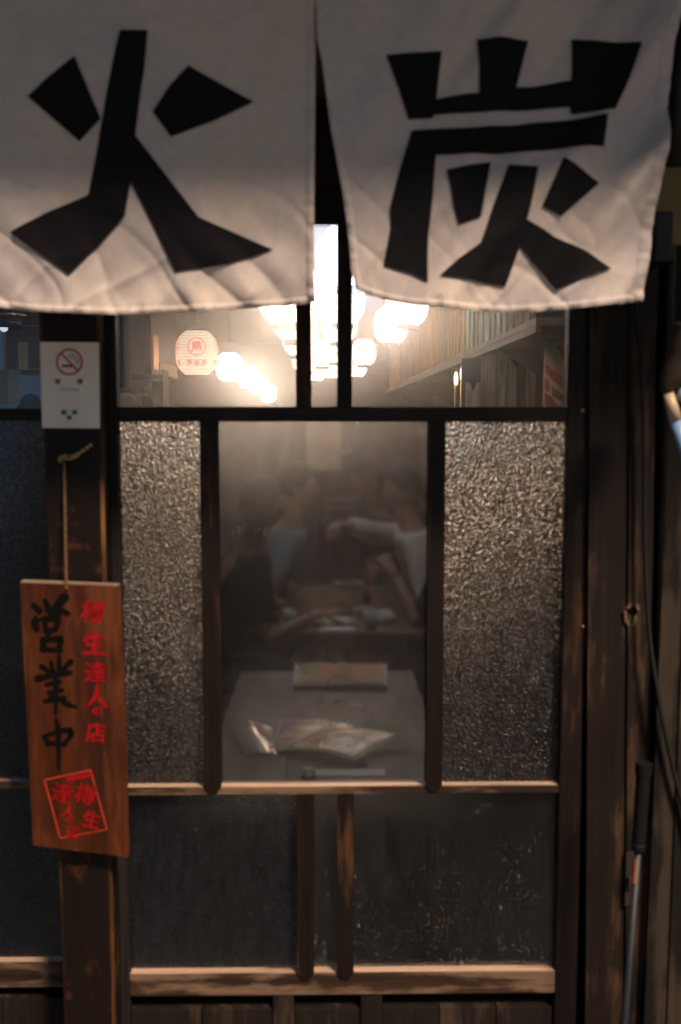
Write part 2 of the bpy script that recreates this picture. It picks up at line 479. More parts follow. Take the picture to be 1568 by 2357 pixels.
M['glow_tip'] = emitter('glowing_amber_tip', (1.0, .72, .40), 3.5)
M['brass'] = plain('polished_brass', (.75, .50, .22), .22, .5, metal=1.0, var=.1)
M['chrome'] = plain('brushed_steel', (.6, .6, .6), .25, .5, metal=1.0, var=.1)
M['lacquer'] = wood('dark_lacquered_wood', (.035, .02, .014), (.10, .055, .036), (.22, .13, .08), 'z', wear=.35, rough=.4)
M['kraft'] = plain('kraft_card', (.58, .40, .22), .7, .2, var=.08)
M['blue_wall'] = plain('pale_blue_wall_panel', (.27, .45, .60), .5, .3, var=.06, vscale=2)
M['gold'] = plain('crinkled_gold_foil', (.75, .45, .18), .3, .5, metal=.9, var=.25, vscale=25, bump=1.0, bscale=22)
M['goldpaper'] = plain('gold_paper', (.60, .36, .16), .45, .5, metal=.3, var=.2, vscale=12, bump=.8, bscale=14)
M['foil'] = plain('crumpled_foil', (.42, .52, .55), .2, .5, metal=.8, var=.25, vscale=30, bump=1.0, bscale=35)
M['cushion'] = plain('beige_cushion', (.46, .36, .30), .85, .1)
M['frame_wood'] = wood('honey_frame_wood', (.28, .15, .06), (.52, .32, .14), (.6, .4, .2), 'z', wear=.4)
M['pale_strip'] = plain('pale_paper_strip', (.42, .40, .40), .8, .1)
M['lamp_black'] = plain('black_enamel', (.015, .014, .014), .25, .5)
M['skin'] = plain('skin', (.38, .22, .155), .5, .4, var=.08, vscale=25)
M['skin2'] = plain('tanned_skin', (.27, .15, .10), .5, .4, var=.08, vscale=25)
M['hair'] = plain('black_hair', (.014, .011, .010), .45, .4, var=.3, vscale=40, bump=.8, bscale=90)
M['hair_b'] = plain('brown_hair', (.05, .028, .018), .5, .4, var=.3, vscale=40, bump=.8, bscale=90)
M['eye_w'] = plain('eye_white', (.34, .32, .30), .3)
M['eye_d'] = plain('iris_dark', (.02, .014, .01), .2)
M['lip'] = plain('lip', (.36, .16, .12), .5)
M['sh_black'] = plain('charcoal_shirt_cloth', (.030, .030, .034), .9, .1, var=.3, vscale=60, bump=.4, bscale=40)
M['sh_blue'] = plain('pale_blue_shirt_cloth', (.22, .27, .32), .9, .1, var=.08, bump=.4, bscale=30)
M['sh_white'] = plain('white_shirt_cloth', (.66, .62, .60), .9, .1, var=.06, bump=.4, bscale=30)
M['sh_navy'] = plain('navy_shirt_cloth', (.020, .035, .075), .9, .1, var=.2, bump=.4, bscale=30)
M['sh_brown'] = plain('brown_shirt_cloth', (.10, .06, .045), .9, .1, var=.2, bump=.4, bscale=30)
M['trouser'] = plain('dark_trouser_cloth', (.022, .022, .027), .9, .1, var=.2)
M['shoe'] = plain('dark_shoe_leather', (.015, .012, .01), .4)
M['plate'] = plain('grey_plate_glaze', (.34, .36, .38), .25, .5, var=.06)
M['white_glaze'] = plain('white_glaze', (.60, .60, .60), .25, .5, var=.04)
M['green_food'] = plain('green_salad', (.10, .18, .06), .7, .3, var=.5, vscale=60, bump=1, bscale=80)
M['brown_food'] = plain('grilled_skewers', (.30, .13, .06), .5, .4, var=.5, vscale=70, bump=1, bscale=80)
M['tissue'] = plain('white_tissue', (.68, .70, .72), .9, .1, var=.05)
M['red_cup'] = plain('red_plastic_cup', (.42, .07, .03), .3, .5)
M['soy'] = plain('dark_sauce_glass', (.014, .013, .016), .2, .5)
M['grey_cap'] = plain('grey_cap_plastic', (.30, .32, .34), .4, .5)
M['tray'] = plain('pale_tray_plastic', (.34, .31, .30), .4, .4)
M['menu_a'] = print_mat('menu_amber_reflection', [(.35, (.20, .15, .05)), (.48, (.60, .24, .08)), (.6, (.40, .30, .10)), (.8, (.55, .35, .2))], 6, .6, 3.0, coat=.0)  # orange lantern reflections put into the print colour
M['menu_b'] = print_mat('menu_food_print', [(.30, (.06, .06, .10)), (.45, (.68, .32, .12)), (.55, (.15, .12, .28)), (.68, (.75, .45, .22))], 10, .42, 8.0, coat=.3)
M['menu_c'] = print_mat('menu_pale_food_print', [(.30, (.30, .10, .03)), (.44, (.72, .36, .12)), (.56, (.90, .70, .38)), (.72, (.30, .16, .07))], 9, .45, 14.0, coat=.2)
M['menu_edge'] = plain('olive_menu_border', (.20, .22, .03), .5, .4)
M['menu_grey'] = plain('grey_menu_border', (.30, .29, .30), .3, .5)
M['film'] = plain('clear_plastic_film', (.22, .20, .19), .12, .7, var=.15, coat=.8)
M['asphalt'] = plain('wet_asphalt', (.05, .05, .052), .7, .4, var=.3, vscale=30, bump=.6, bscale=200)
M['eave'] = wood('eave_board_wood', (.03, .02, .014), (.08, .055, .04), (.14, .1, .07), 'x', wear=.4)
M['stain_wall'] = wood('dark_front_boards', (.02, .014, .01), (.06, .04, .028), (.12, .085, .06), 'z', wear=.4)
M['screen'] = wood('brown_screen_boards', (.085, .072, .066), (.19, .16, .15), (.24, .2, .18), 'z', wear=.5)
M['rib'] = plain('lantern_rib', (.62, .46, .30), .7, .2)
M['ring'] = plain('black_lantern_ring', (.014, .013, .014), .45, .4)
M['lan_red'] = paper_lamp('lantern_red_print', (.85, .28, .19), .4)


# ------------------------------------------------------------------ mesh helpers
class MB:
    def __init__(self):
        self.v, self.f, self.mi = [], [], []

    def add(self, verts, faces, mi=0):
        n = len(self.v)
        self.v += [Vector(p) for p in verts]
        self.f += [[i + n for i in q] for q in faces]
        self.mi += [mi] * len(faces)
        return self

    def box(self, x0, x1, y0, y1, z0, z1, mi=0):
        if x0 > x1: x0, x1 = x1, x0
        if y0 > y1: y0, y1 = y1, y0
        if z0 > z1: z0, z1 = z1, z0
        return self.add([(x0, y0, z0), (x1, y0, z0), (x1, y1, z0), (x0, y1, z0), (x0, y0, z1), (x1, y0, z1), (x1, y1, z1), (x0, y1, z1)],
                        [(0, 3, 2, 1), (4, 5, 6, 7), (0, 1, 5, 4), (1, 2, 6, 5), (2, 3, 7, 6), (3, 0, 4, 7)], mi)

    def prism(self, poly, off, mi=0):
        """closed solid: 3-D polygon swept by the vector off"""
        n = len(poly)
        off = Vector(off)
        p = [Vector(q) for q in poly]
        fs = [tuple(range(n)), tuple(reversed(range(n, 2 * n)))]
        fs += [(i, i + n, (i + 1) % n + n, (i + 1) % n)[::-1] for i in range(n)]
        return self.add(p + [q + off for q in p], fs, mi)

    def tube(self, pts, r, n=8, mi=0, caps=True):
        pts = [Vector(p) for p in pts]
        rs = r if hasattr(r, '__len__') else [r] * len(pts)
        vs, fs = [], []
        up = None
        for i, p in enumerate(pts):
            t = (pts[min(i + 1, len(pts) - 1)] - pts[max(i - 1, 0)]).normalized()
            if up is None:
                up = t.orthogonal().normalized()
            up = (up - t * up.dot(t)).normalized()
            w = t.cross(up)
            for k in range(n):
                a = 2 * math.pi * k / n
                vs.append(p + (up * math.cos(a) + w * math.sin(a)) * rs[i])
        for i in range(len(pts) - 1):
            for k in range(n):
                k2 = (k + 1) % n
                fs.append((i * n + k, i * n + k2, (i + 1) * n + k2, (i + 1) * n + k))
        if caps:
            fs.append(tuple(reversed(range(n))))
            fs.append(tuple(range((len(pts) - 1) * n, len(pts) * n)))
        return self.add(vs, fs, mi)

    def lathe(self, prof, c, n=24, mi=0):
        c = Vector(c)
        vs, fs = [], []
        for r, z in prof:
            for k in range(n):
                a = 2 * math.pi * k / n
                vs.append(c + Vector((r * math.cos(a), r * math.sin(a), z)))
        for i in range(len(prof) - 1):
            for k in range(n):
                k2 = (k + 1) % n
                fs.append((i * n + k, i * n + k2, (i + 1) * n + k2, (i + 1) * n + k))
        return self.add(vs, fs, mi)

    def ellip(self, c, rx, ry, rz, nu=14, nv=9, mi=0):
        c = Vector(c)
        vs, fs = [], []
        for j in range(nv + 1):
            t = math.pi * j / nv
            for i in range(nu):
                a = 2 * math.pi * i / nu
                vs.append(c + Vector((rx * math.sin(t) * math.cos(a), ry * math.sin(t) * math.sin(a), rz * math.cos(t))))
        for j in range(nv):
            for i in range(nu):
                i2 = (i + 1) % nu
                fs.append((j * nu + i, (j + 1) * nu + i, (j + 1) * nu + i2, j * nu + i2))
        return self.add(vs, fs, mi)

    def build(self, name, mat, parent=None, bevel=0.0, smooth=False, label=None, weld=False):
        L = Vector(parent['_o']) if parent is not None else Vector((0, 0, 0))
        me = bpy.data.meshes.new(name)
        me.from_pydata([tuple(p - L) for p in self.v], [], self.f)
        mats = mat if isinstance(mat, (list, tuple)) else [mat]
        for m_ in mats:
            me.materials.append(m_)
        me.polygons.foreach_set('material_index', self.mi)
        if bevel or weld:
            bm = bmesh.new(); bm.from_mesh(me)
            if weld:
                bmesh.ops.remove_doubles(bm, verts=bm.verts, dist=1e-5)
            if bevel:
                bmesh.ops.bevel(bm, geom=bm.edges[:], offset=bevel, segments=2, profile=.6, affect='EDGES', clamp_overlap=True)
            bm.to_mesh(me); bm.free()
        if smooth:
            me.polygons.foreach_set('use_smooth', [True] * len(me.polygons))
        me.update()
        return link(name, me, parent, label)


def link(name, me, parent=None, label=None):
    o = bpy.data.objects.new(name, me)
    COL.objects.link(o)
    if parent is not None:
        o.parent = parent
    if label:
        o['label'] = label
    return o


def tag(o, label, cat, group=None, kind=None):
    o['label'] = label
    o['category'] = cat
    if group: o['group'] = group
    if kind: o['kind'] = kind
    return o


ALLTHINGS = []


def thing(name, label, cat, loc=(0, 0, 0), group=None):
    o = bpy.data.objects.new(name, None)
    o.empty_display_size = .05
    COL.objects.link(o)
    o.location = loc
    o['_o'] = tuple(loc)
    ALLTHINGS.append(o)
    return tag(o, label, cat, group)


def struct(name, mb, mat, **kw):
    o = mb.build(name, mat, **kw)
    o['kind'] = 'structure'
    return o


def single(o, label, cat, group=None):
    return tag(o, label, cat, group)


def text_mesh(ch, size, bold=0.0):
    """2-D outline of a character as (verts, faces) centred on 0, of about the given height"""
    c = bpy.data.curves.new('glyph', 'FONT')
    c.body = ch
    c.size = 1.0
    c.offset = bold
    c.resolution_u = 3
    c.align_x = 'CENTER'
    ob = bpy.data.objects.new('glyph', c)
    COL.objects.link(ob)
    dg = bpy.context.evaluated_depsgraph_get()
    me = bpy.data.meshes.new_from_object(ob.evaluated_get(dg))
    vs = [v.co.copy() for v in me.vertices]
    fs = [tuple(p.vertices) for p in me.polygons]
    bpy.data.objects.remove(ob); bpy.data.curves.remove(c); bpy.data.meshes.remove(me)
    if not vs:
        return [], []
    x0, x1 = min(v.x for v in vs), max(v.x for v in vs)
    y0, y1 = min(v.y for v in vs), max(v.y for v in vs)
    s = size / max(y1 - y0, (x1 - x0) if len(ch) == 1 else 1e-6, 1e-6)
    return [((v.x - (x0 + x1) / 2) * s, (v.y - (y0 + y1) / 2) * s) for v in vs], fs


# ------------------------------------------------------------------ the street and the shell of the building
D0 = 0.0                                              # plane of the door glass
struct('street', MB().box(-60, 60, -60, -0.06, -.1, 0.0), M['asphalt'])
struct('interior_floor', MB().box(-2.7, 1.4, .02, 15, -.1, 0.01), M['in_floor'])
struct('wall_left', MB().box(-2.8, -2.7, .06, 15, 0, 2.9), M['in_wall'])
struct('wall_right', MB().box(1.3, 1.4, .06, 15, 0, 2.9), M['in_wall'])
struct('wall_back', MB().box(-2.8, 1.4, 15, 15.1, 0, 2.9), M['in_wall'])
struct('ceiling', MB().box(-2.8, 1.4, .06, 15.1, 2.8, 2.9), M['in_ceil'])

# door measures ------------------------------------------------------
def X(px, py=1400, y=0.0): return at(px, py, y).x
def Z(py, y=0.0, px=784): return at(px, py, y).z

FY = -0.018                                           # front face of stiles and rails
xL0, xL1 = X(236, 1400, FY), X(279, 1400, FY)          # left stile
xR0, xR1 = X(1297, 1400, FY), X(1349, 1400, FY)        # right stile
zTopGlass = Z(511, FY)
zR1t, zR1b = Z(936, FY), Z(970, FY)
zR2t, zR2b = Z(1795, FY), Z(1830, FY)
# the top faces of the rails are seen from above, so their front edge stands lower in the picture
zR2t = Z(1811, FY); zR3t = Z(2240, FY); zR3b = Z(2291, FY)
zR2b = Z(1829, FY)

# wall above the door
fw = thing('front_wall', 'dark timber lintel and olive plaster wall above the glazed doors', 'wall', (0, 0.05, 2.0))
MB().box(-3.2, 2.6, -.06, .10, Z(415, -.06), Z(222, -.06)).build('lintel_beam', M['beam'], fw, bevel=.004)
MB().box(-3.2, 2.6, -.02, .08, Z(222, -.06) + .001, 2.86).build('plaster_panel', M['plaster'], fw)
MB().box(-3.2, -1.6, -.03, .06, 0, Z(415, -.06) - .001).build('board_panel', M['stain_wall'], fw)

ev = thing('eave', 'deep boarded eave sheltering the upper half of the curtain', 'eave', (0, -.4, 2.6))
EZ = 2.56
EAVE_END = 1.35
MB().prism([(-3.4, -.02, EZ + .26), (-3.4, -.855, EZ), (-3.4, -.855, EZ + .03), (-3.4, -.02, EZ + .29)], (EAVE_END + 3.4, 0, 0)).build('eave_board', M['eave'], ev)
for i in range(9):
    x = -3.2 + i * .5
    MB().prism([(x, -.02, EZ + .19), (x, -.78, EZ - .06), (x, -.78, EZ - .004), (x, -.02, EZ + .255)], (.06, 0, 0)).build('rafter', M['beam'], ev)

# ------------------------------------------------------------------ sliding door
door = thing('sliding_door', 'dark wooden sliding door glazed with clear and pebbled panes under the curtain', 'door', ((xL0 + xR1) / 2, 0, .02))
BK = 0.018
zDoorTop = Z(430, FY)
MB().box(xL0, xL1, FY, BK, .03, zDoorTop).build('stile', M['stile_grey'], door, bevel=.0025, label='smoke-greyed left stile beside the post')
MB().box(xR0, xR1, FY, BK, .03, zDoorTop).build('stile', M['door_v'], door, bevel=.0025, label='dark brown right stile with two screws')


def rail(name, z0, z1, mat, y0=FY + .001, xa=xL1, xb=xR0, parent=door, label=None, bev=.002):
    mb = MB().box(xa + .0005, xb - .0005, y0, BK, z0, z1)
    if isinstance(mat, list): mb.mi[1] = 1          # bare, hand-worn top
    return mb.build(name, mat, parent, bevel=bev, label=label)


rail('rail', zTopGlass, zDoorTop, M['rail_dark'], label='dark head rail behind the curtain')
rail('rail', zR1b, zR1t, M['rail_dark'], label='dark rail below the transom panes')
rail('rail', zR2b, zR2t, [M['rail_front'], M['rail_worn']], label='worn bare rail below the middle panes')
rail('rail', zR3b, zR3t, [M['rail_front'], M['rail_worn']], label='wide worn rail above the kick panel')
rail('rail', .03, .10, M['door_h'])


def muntin(x0, x1, z0, z1, mat, parent=door, tail=True, yf=FY - .003):
    """bar whose lower end is cut to a point and laps over the rail"""
    mb = MB()
    w = (x1 - x0)
    if tail:
        c = w * .28
        poly = [(x0, yf, z1), (x0, yf, z0), (x0 + c, yf, z0 - w * .42), (x1 - c, yf, z0 - w * .42), (x1, yf, z0), (x1, yf, z1)]
    else:
        poly = [(x0, yf, z1), (x0, yf, z0), (x1, yf, z0), (x1, yf, z1)]
    mb.prism(poly, (0, .024, 0))
    return mb.build('muntin', mat, parent, bevel=.0022)


e = .0008
for (a, b) in ((684, 714), (779, 808)):
    muntin(X(a, 820, FY), X(b, 820, FY), zR1t + e, zTopGlass - e, M['door_v'], tail=False)
for (a, b) in ((468, 503), (986, 1019)):
    muntin(X(a, 1400, FY), X(b, 1400, FY), zR2t + e + .003, zR1b - e, M['door_v'])
for (a, b) in ((686, 720), (779, 812)):
    muntin(X(a, 2000, FY), X(b, 2000, FY), zR3t + e + .002, zR2b - e, M['door_v'])


def pane(x0, x1, z0, z1, mat, parent=door, y=.004, label=None):
    mb = MB()
    mb.add([(x0, y, z0), (x1, y, z0), (x1, y, z1), (x0, y, z1)], [(0, 1, 2, 3)], 0)
    mb.add([(x0, y, z0), (x1, y, z0), (x1, y, z1), (x0, y, z1), (x0, y + .003, z0), (x1, y + .003, z0), (x1, y + .003, z1), (x0, y + .003, z1)],
           [(7, 6, 5, 4), (0, 4, 5, 1), (1, 5, 6, 2), (2, 6, 7, 3), (3, 7, 4, 0)], 1)
    back = {'greasy_transom_glass': 'glass_up_back', 'greasy_clear_glass': 'glass_mid_back'}.get(mat.name, 'glass_back')
    return mb.build('pane', [mat, M[back]], parent, weld=True, label=label)


g = .006
def xm(p, py): return X(p, py, FY)
tz0, tz1 = zR1t - g, zTopGlass + g
pane(xL1 - g, xm(699, 820), tz0, tz1, M['glass_up'], label='greasy transom pane left of the two bars')
pane(xm(701, 820), xm(793, 820), tz0, tz1, M['glass_up'], label='narrow transom pane between the two bars')
pane(xm(795, 820), xR0 + g, tz0, tz1, M['glass_up'], label='greasy transom pane right of the two bars')
mz0, mz1 = zR2t - g, zR1b + g
pane(xL1 - g, xm(485, 1400), mz0, mz1, M['glass_peb'], label='narrow pebbled pane left of the clear one')
pane(xm(487, 1400), xm(1002, 1400), mz0, mz1, M['glass_mid'], label='large hazy clear pane in the middle')
pane(xm(1004, 1400), xR0 + g, mz0, mz1, M['glass_peb'], label='wide pebbled pane right of the clear one')
lz0, lz1 = zR3t - g, zR2b + g
pane(xL1 - g, xm(702, 2000), lz0, lz1, M['glass_lowpeb'], label='dusty hammered pane at lower left')
pane(xm(704, 2000), xm(795, 2000), lz0, lz1, M['glass_low'], label='narrow dusty pane between the lower bars')
pane(xm(797, 2000), xR0 + g, lz0, lz1, M['glass_low'], label='wide splashed dusty pane at lower right')
# kick panel: short blocks under the rail, dark slots between them, boards below
zs = Z(2327, FY)
xb_ = [X(628, 2320, FY), X(676, 2320, FY), X(831, 2320, FY), X(880, 2320, FY)]
MB().box(xL1 + .001, xR0 - .001, .006, .012, zs - .02, zR3b - .0005).build('slot_backing', M['dark_void'], door)
for k in (0, 2):
    MB().box(xb_[k], xb_[k + 1], FY + .004, BK, .101, zR3b - .0005).build('block', M['kick'], door, bevel=.0015)
segs = [(xL1, xb_[0]), (xb_[1], xb_[2]), (xb_[3], xR0)]
for (a, b) in segs:
    n = max(1, round((b - a) / .11))
    for i in range(n):
        w = (b - a) / n
        MB().box(a + i * w + .0012, a + (i + 1) * w - .0012, FY + .009, .012, .101, zs).build('kick_board', M['kick'], door, bevel=.0012)
for (px, py) in ((1341, 946), (1342, 1443)):
    p = at(px, py, FY)
    q = MB().lathe([(0.0001, -.002), (.0035, -.002), (.0045, 0), (.0045, .002)], (0, 0, 0), 12)
    q.v = [Vector((p.x + v.x, p.y + v.z - .001, p.z + v.y)) for v in q.v]
    q.build('screw', M['brass_screw'], door, smooth=True)

# ------------------------------------------------------------------ neighbouring sash, left of the post (runs on the inner track)
sx0, sx1 = -1.5, X(200, 1400, .06)
SY, SB = .045, .078
sash = thing('sliding_door', 'neighbouring glazed door left of the signed post with dark navy panes', 'door', ((sx0 + sx1) / 2, .06, .02))
MB().box(sx0, sx0 + .05, SY, SB, .03, zDoorTop).build('stile', M['door_v'], sash, bevel=.002)
MB().box(sx1 - .05, sx1, SY, SB, .03, zDoorTop).build('stile', M['door_v'], sash, bevel=.002)
xa, xb2 = sx0 + .05, sx1 - .05
def srail(a, b, mat, label=None):
    mb = MB().box(xa + .0005, xb2 - .0005, SY + .001, SB, a, b)
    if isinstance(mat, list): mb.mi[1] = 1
    return mb.build('rail', mat, sash, bevel=.002, label=label)
s1t, s1b = Z(940, SY), Z(968, SY)
s2t, s2b = Z(1796, SY), Z(1812, SY)
s3t, s3b = Z(2210, SY), Z(2268, SY)
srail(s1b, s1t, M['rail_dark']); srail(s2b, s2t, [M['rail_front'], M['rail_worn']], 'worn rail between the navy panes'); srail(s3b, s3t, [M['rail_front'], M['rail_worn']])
srail(zTopGlass, zDoorTop, M['rail_dark']); srail(.03, .1, M['door_h'])
pane(xa - .005, xb2 + .005, s1t - .005, zTopGlass + .005, M['glass_up'], sash, SY + .02, 'clear transom pane')
pane(xa - .005, xb2 + .005, s2t - .005, s1b + .005, M['glass_navy'], sash, SY + .02, 'tall dark navy pane')
pane(xa - .005, xb2 + .005, s3t - .005, s2b + .005, M['glass_navy'], sash, SY + .02, 'low dark navy pane')
zs2 = Z(2296, SY)
MB().box(xa, xb2, SY + .022, SY + .027, zs2 - .02, s3b - .0005).build('slot_backing', M['dark_void'], sash)
for i in range(7):
    w = (xb2 - xa) / 7
    MB().box(xa + i * w + .001, xa + (i + 1) * w - .001, SY + .008, SY + .028, .101, zs2).build('kick_board', M['kick'], sash, bevel=.0012)

# ------------------------------------------------------------------ scorched post with its raw edges
PY = -.075
post = thing('wooden_post', 'scorched square timber post carrying the notice and the hanging sign', 'post', (X(170, 1600, PY), -.03, 0))
pl = [at(88, 700, PY), at(106, 1340, PY), at(132, 1990, PY), at(147, 2357, PY)]
pr = [at(229, 700, PY), at(238, 1340, PY), at(256, 1990, PY), at(266, 2357, PY)]
def lineX(p, q, z): t = (z - p.z) / (q.z - p.z); return p.x + (q.x - p.x) * t
zt_, zb_ = 2.22, 0.0
a0, a1 = lineX(pl[0], pl[-1], zb_), lineX(pl[0], pl[-1], zt_)
b0, b1 = lineX(pr[0], pr[-1], zb_), lineX(pr[0], pr[-1], zt_)
mb = MB()
nz = 60
rows = []
for i in range(nz + 1):
    z = zb_ + (zt_ - zb_) * i / nz
    w1 = .0016 * noise.noise(Vector((3, 1, z * 9))) + .0012 * noise.noise(Vector((3, 1, z * 30)))
    w2 = .0016 * noise.noise(Vector((8, 5, z * 9))) + .0012 * noise.noise(Vector((8, 5, z * 30)))
    l, r_ = a0 + (a1 - a0) * i / nz + w1, b0 + (b1 - b0) * i / nz + w2
    c = .006
    rows.append([(l, PY + c, z), (l + c, PY, z), (r_ - c, PY, z), (r_, PY + c, z), (r_, .03, z), (l, .03, z)])
vs = [p for r_ in rows for p in r_]
fs = []
for i in range(nz):
    for k in range(6):
        k2 = (k + 1) % 6
        fs.append((i * 6 + k, i * 6 + k2, (i + 1) * 6 + k2, (i + 1) * 6 + k))
mi = []
for i in range(nz):
    for k in range(6):
        mi.append(1 if k in (0, 2) else 0)
mb.v = [Vector(p) for p in vs]; mb.f = [list(q) for q in fs]; mb.mi = mi
mb.build('shaft', [M['post'], M['raw_edge']], post)

# ------------------------------------------------------------------ right-hand jamb, boards and planks
JY = -.03
jamb = thing('door_jamb', 'weathered reddish brown jamb of two boards right of the sliding door', 'door frame', (X(1420, 1600, JY), 0, 0))
def slab(p0, p1, q0, q1, y, depth, mat, name, parent, bev=.003):
    """upright board whose left and right edges run through measured points, kept to a straight taper"""
    z0, z1 = 0.0, 2.22
    l0, l1 = lineX(at(*p0, y), at(*p1, y), z0), lineX(at(*p0, y), at(*p1, y), z1)
    r0, r1 = lineX(at(*q0, y), at(*q1, y), z0), lineX(at(*q0, y), at(*q1, y), z1)
    return MB().prism([(l0, y, z0), (r0, y, z0), (r1, y, z1), (l1, y, z1)], (0, depth, 0)).build(name, mat, parent, bevel=bev)
slab((1362, 800), (1352, 2300), (1452, 800), (1440, 2300), JY, .06, M['jamb'], 'board', jamb)
slab((1455, 800), (1444, 2300), (1506, 800), (1487, 2300), JY - .006, .06, M['jamb'], 'board', jamb)
MB().box(X(1349, 1400, .004), X(1375, 1400, .004), .004, .03, 0, 2.22).build('gap_strip', M['dark_void'], jamb)  # near-black strip painted for the dark of the gap

WY = -.055
pw = thing('plank_wall', 'rough grey brown plank wall at the right edge behind the pole', 'wall', (X(1540, 1600, WY), 0, 0))
slab((1552, 800), (1489, 2300), (1600, 800), (1540, 2300), WY, .05, M['plank'], 'plank', pw)
slab((1602, 800), (1542, 2300), (1690, 800), (1628, 2300), WY - .004, .05, M['plank'], 'plank', pw)
slab((1692, 800), (1630, 2300), (1800, 800), (1740, 2300), WY, .05, M['plank'], 'plank', pw)
slab((1802, 800), (1742, 2300), (1940, 800), (1880, 2300), WY - .003, .05, M['plank'], 'plank', pw)
slab((1942, 800), (1882, 2300), (2080, 800), (2020, 2300), WY, .05, M['plank'], 'plank', pw)
MB().box(X(1500, 1200, .01), 2.6, .012, .06, 0, 2.22).build('backing_board', M['dark_void'], pw)
# two knots/latch holes with pale splinters are left as wear; iron staple on the seam
hp = thing('latch_plate', 'small black iron latch plate on the seam beside the pole', 'latch', at(1444, 2010, JY - .007))
MB().box(X(1437, 2010, JY), X(1455, 2010, JY), JY - .010, JY - .0065, Z(2085, JY), Z(1962, JY)).build('plate', M['nail'], hp, bevel=.001)
MB().box(X(1441, 2010, JY), X(1451, 2010, JY), JY - .018, JY - .0101, Z(2040, JY), Z(2015, JY)).build('staple', M['nail'], hp, bevel=.001)

kh = thing('split_knot', 'split dark knot hole with pale splinters on the board seam above the pole', 'knot', at(1456, 1408, JY - .008))
MB().ellip(at(1457, 1406, JY - .004), .010, .005, .009, 12, 8).build('hole', M['dark_void'], kh, smooth=True)
for px, py, w, h_, a in ((1441, 1418, 4, 16, .2), (1450, 1394, 5, 9, -.5), (1468, 1398, 5, 9, .5), (1462, 1428, 4, 14, -.1), (1446, 1432, 3, 9, .3)):
    p = at(px, py, JY - .0065)
    ca, sa = math.cos(a), math.sin(a)
    pts = [(-w, -h_), (w * .6, -h_ * .8), (w, h_ * .7), (-w * .3, h_)]
    MB().prism([(p.x + (x * ca - y * sa) * .0008, p.y, p.z + (x * sa + y * ca) * .0008) for x, y in pts][::-1], (0, .002, 0)).build('splinter', M['sign_edge'], kh)

# meter box and dark pole, top right
bx = MB().box(X(1508, 520, -.16), X(1551, 520, -.16), -.16, -.061, Z(600, -.16), Z(482, -.16)).build('meter_box', M['black_box'], bevel=.004)
single(bx, 'black meter box half hidden behind the curtain at the right', 'box')
wp = MB().box(X(1480, 400, -.075), X(1700, 400, -.075), -.075, -.058, Z(560, -.075), Z(230, -.075)).build('wall_patch', M['plaster'], bevel=.003)
single(wp, 'olive plaster board behind the black meter box', 'panel')

# ------------------------------------------------------------------ curtain (noren)
NY = -.30


def crease(x, z, low, seed):
    """sharp little creases, strongest along the hem"""
    a = 1 - abs(noise.noise(Vector((x * 9 + z * 8, z * 4 - x * 3, seed)))) * 2.2
    b = 1 - abs(noise.noise(Vector((x * 10 - z * 9, z * 4 + x * 3, seed + 4)))) * 2.2
    return (.22 + .78 * low) * (.0050 * max(0, a) ** 4 - .0050 * max(0, b) ** 4)


def disp_left(x, z):
    dz = max(0.0, 2.05 - z)
    low = max(0.0, min(1.0, (1.93 - z) / .22))
    d = .012 * noise.noise(Vector((x * 2.6 + z * .8, z * 1.3, 3.1)))
    d += .03 * dz * noise.noise(Vector((x * 7.0 + z * 2.2, z * 1.6, 7.7)))
    d += .011 * low * noise.noise(Vector((x * 20 + z * 14, z * 7 - x * 6, 1.3)))
    d += .010 * low * noise.noise(Vector((x * 23 - z * 18, z * 7 + x * 6, 5.3)))
    d += crease(x, z, low, 31.0)
    # diagonal pulls towards the slit
    s = max(0.0, 1 - abs(x - 0.02) / .22)
    d += .005 * s * math.sin((z * 1.0 + x * 1.2) * 42 + 2 * noise.noise(Vector((x * 5, z * 5, 0)))) * max(0, noise.noise(Vector((x * 6, z * 6, 9))) + .25)
    return d


def disp_right(x, z):
    low = max(0.0, min(1.0, (1.95 - z) / .3))
    u = x * .80 - z * .60       # folds run from lower left to upper right
    w = x * .60 + z * .80
    right = max(0.0, min(1.0, (x - .05) / .35))
    d = .014 * noise.noise(Vector((x * 2.4, z * 1.2, 21.0)))
    d += (.010 + .032 * right) * noise.noise(Vector((u * 13.0, w * 2.0, 4.4)))
    d += (.004 + .017 * right) * noise.noise(Vector((u * 27.0, w * 3.2, 9.4)))
    d += crease(x, z, low, 52.0)
    d += .018 * low * noise.noise(Vector((x * 12 - z * 8, z * 4, 2.3)))
    return d


def pucker(sdist, along, width=.012):
    """small gathers along a hem seam"""
    k = math.exp(-(sdist / width) ** 2)
    return .0050 * k * noise.noise(Vector((along * 62, 3.0, 1.0))) + .0016 * k * noise.noise(Vector((along * 130, 7.0, 1.0)))


# outline of each panel: left and right edges as px at given py, bottom as py at given px
def interp(tab, t):
    if t <= tab[0][0]: return tab[0][1]
    for (a, va), (b, vb) in zip(tab, tab[1:]):
        if t <= b:
            u = (t - a) / (b - a)
            return va + (vb - va) * u
    return tab[-1][1]


L_right = [(-260, 726), (0, 726), (90, 727), (300, 725), (500, 723), (640, 724), (690, 727), (720, 728)]
L_bot = [(-360, 690), (-160, 700), (0, 706), (60, 714), (150, 719), (240, 722), (330, 722), (500, 714), (600, 708), (700, 699), (728, 695)]
R_left = [(-260, 726), (0, 727), (90, 730), (150, 742), (220, 751), (300, 762), (450, 790), (560, 804), (620, 808), (664, 817), (720, 830)]
R_right = [(-260, 1580), (0, 1569), (100, 1556), (200, 1543), (350, 1525), (480, 1508), (600, 1492), (692, 1481), (720, 1478)]
R_bot = [(800, 655), (817, 664), (850, 679), (900, 694), (960, 706), (1050, 715), (1130, 719), (1200, 719), (1300, 713), (1400, 703), (1481, 691)]
TOPPY = -260


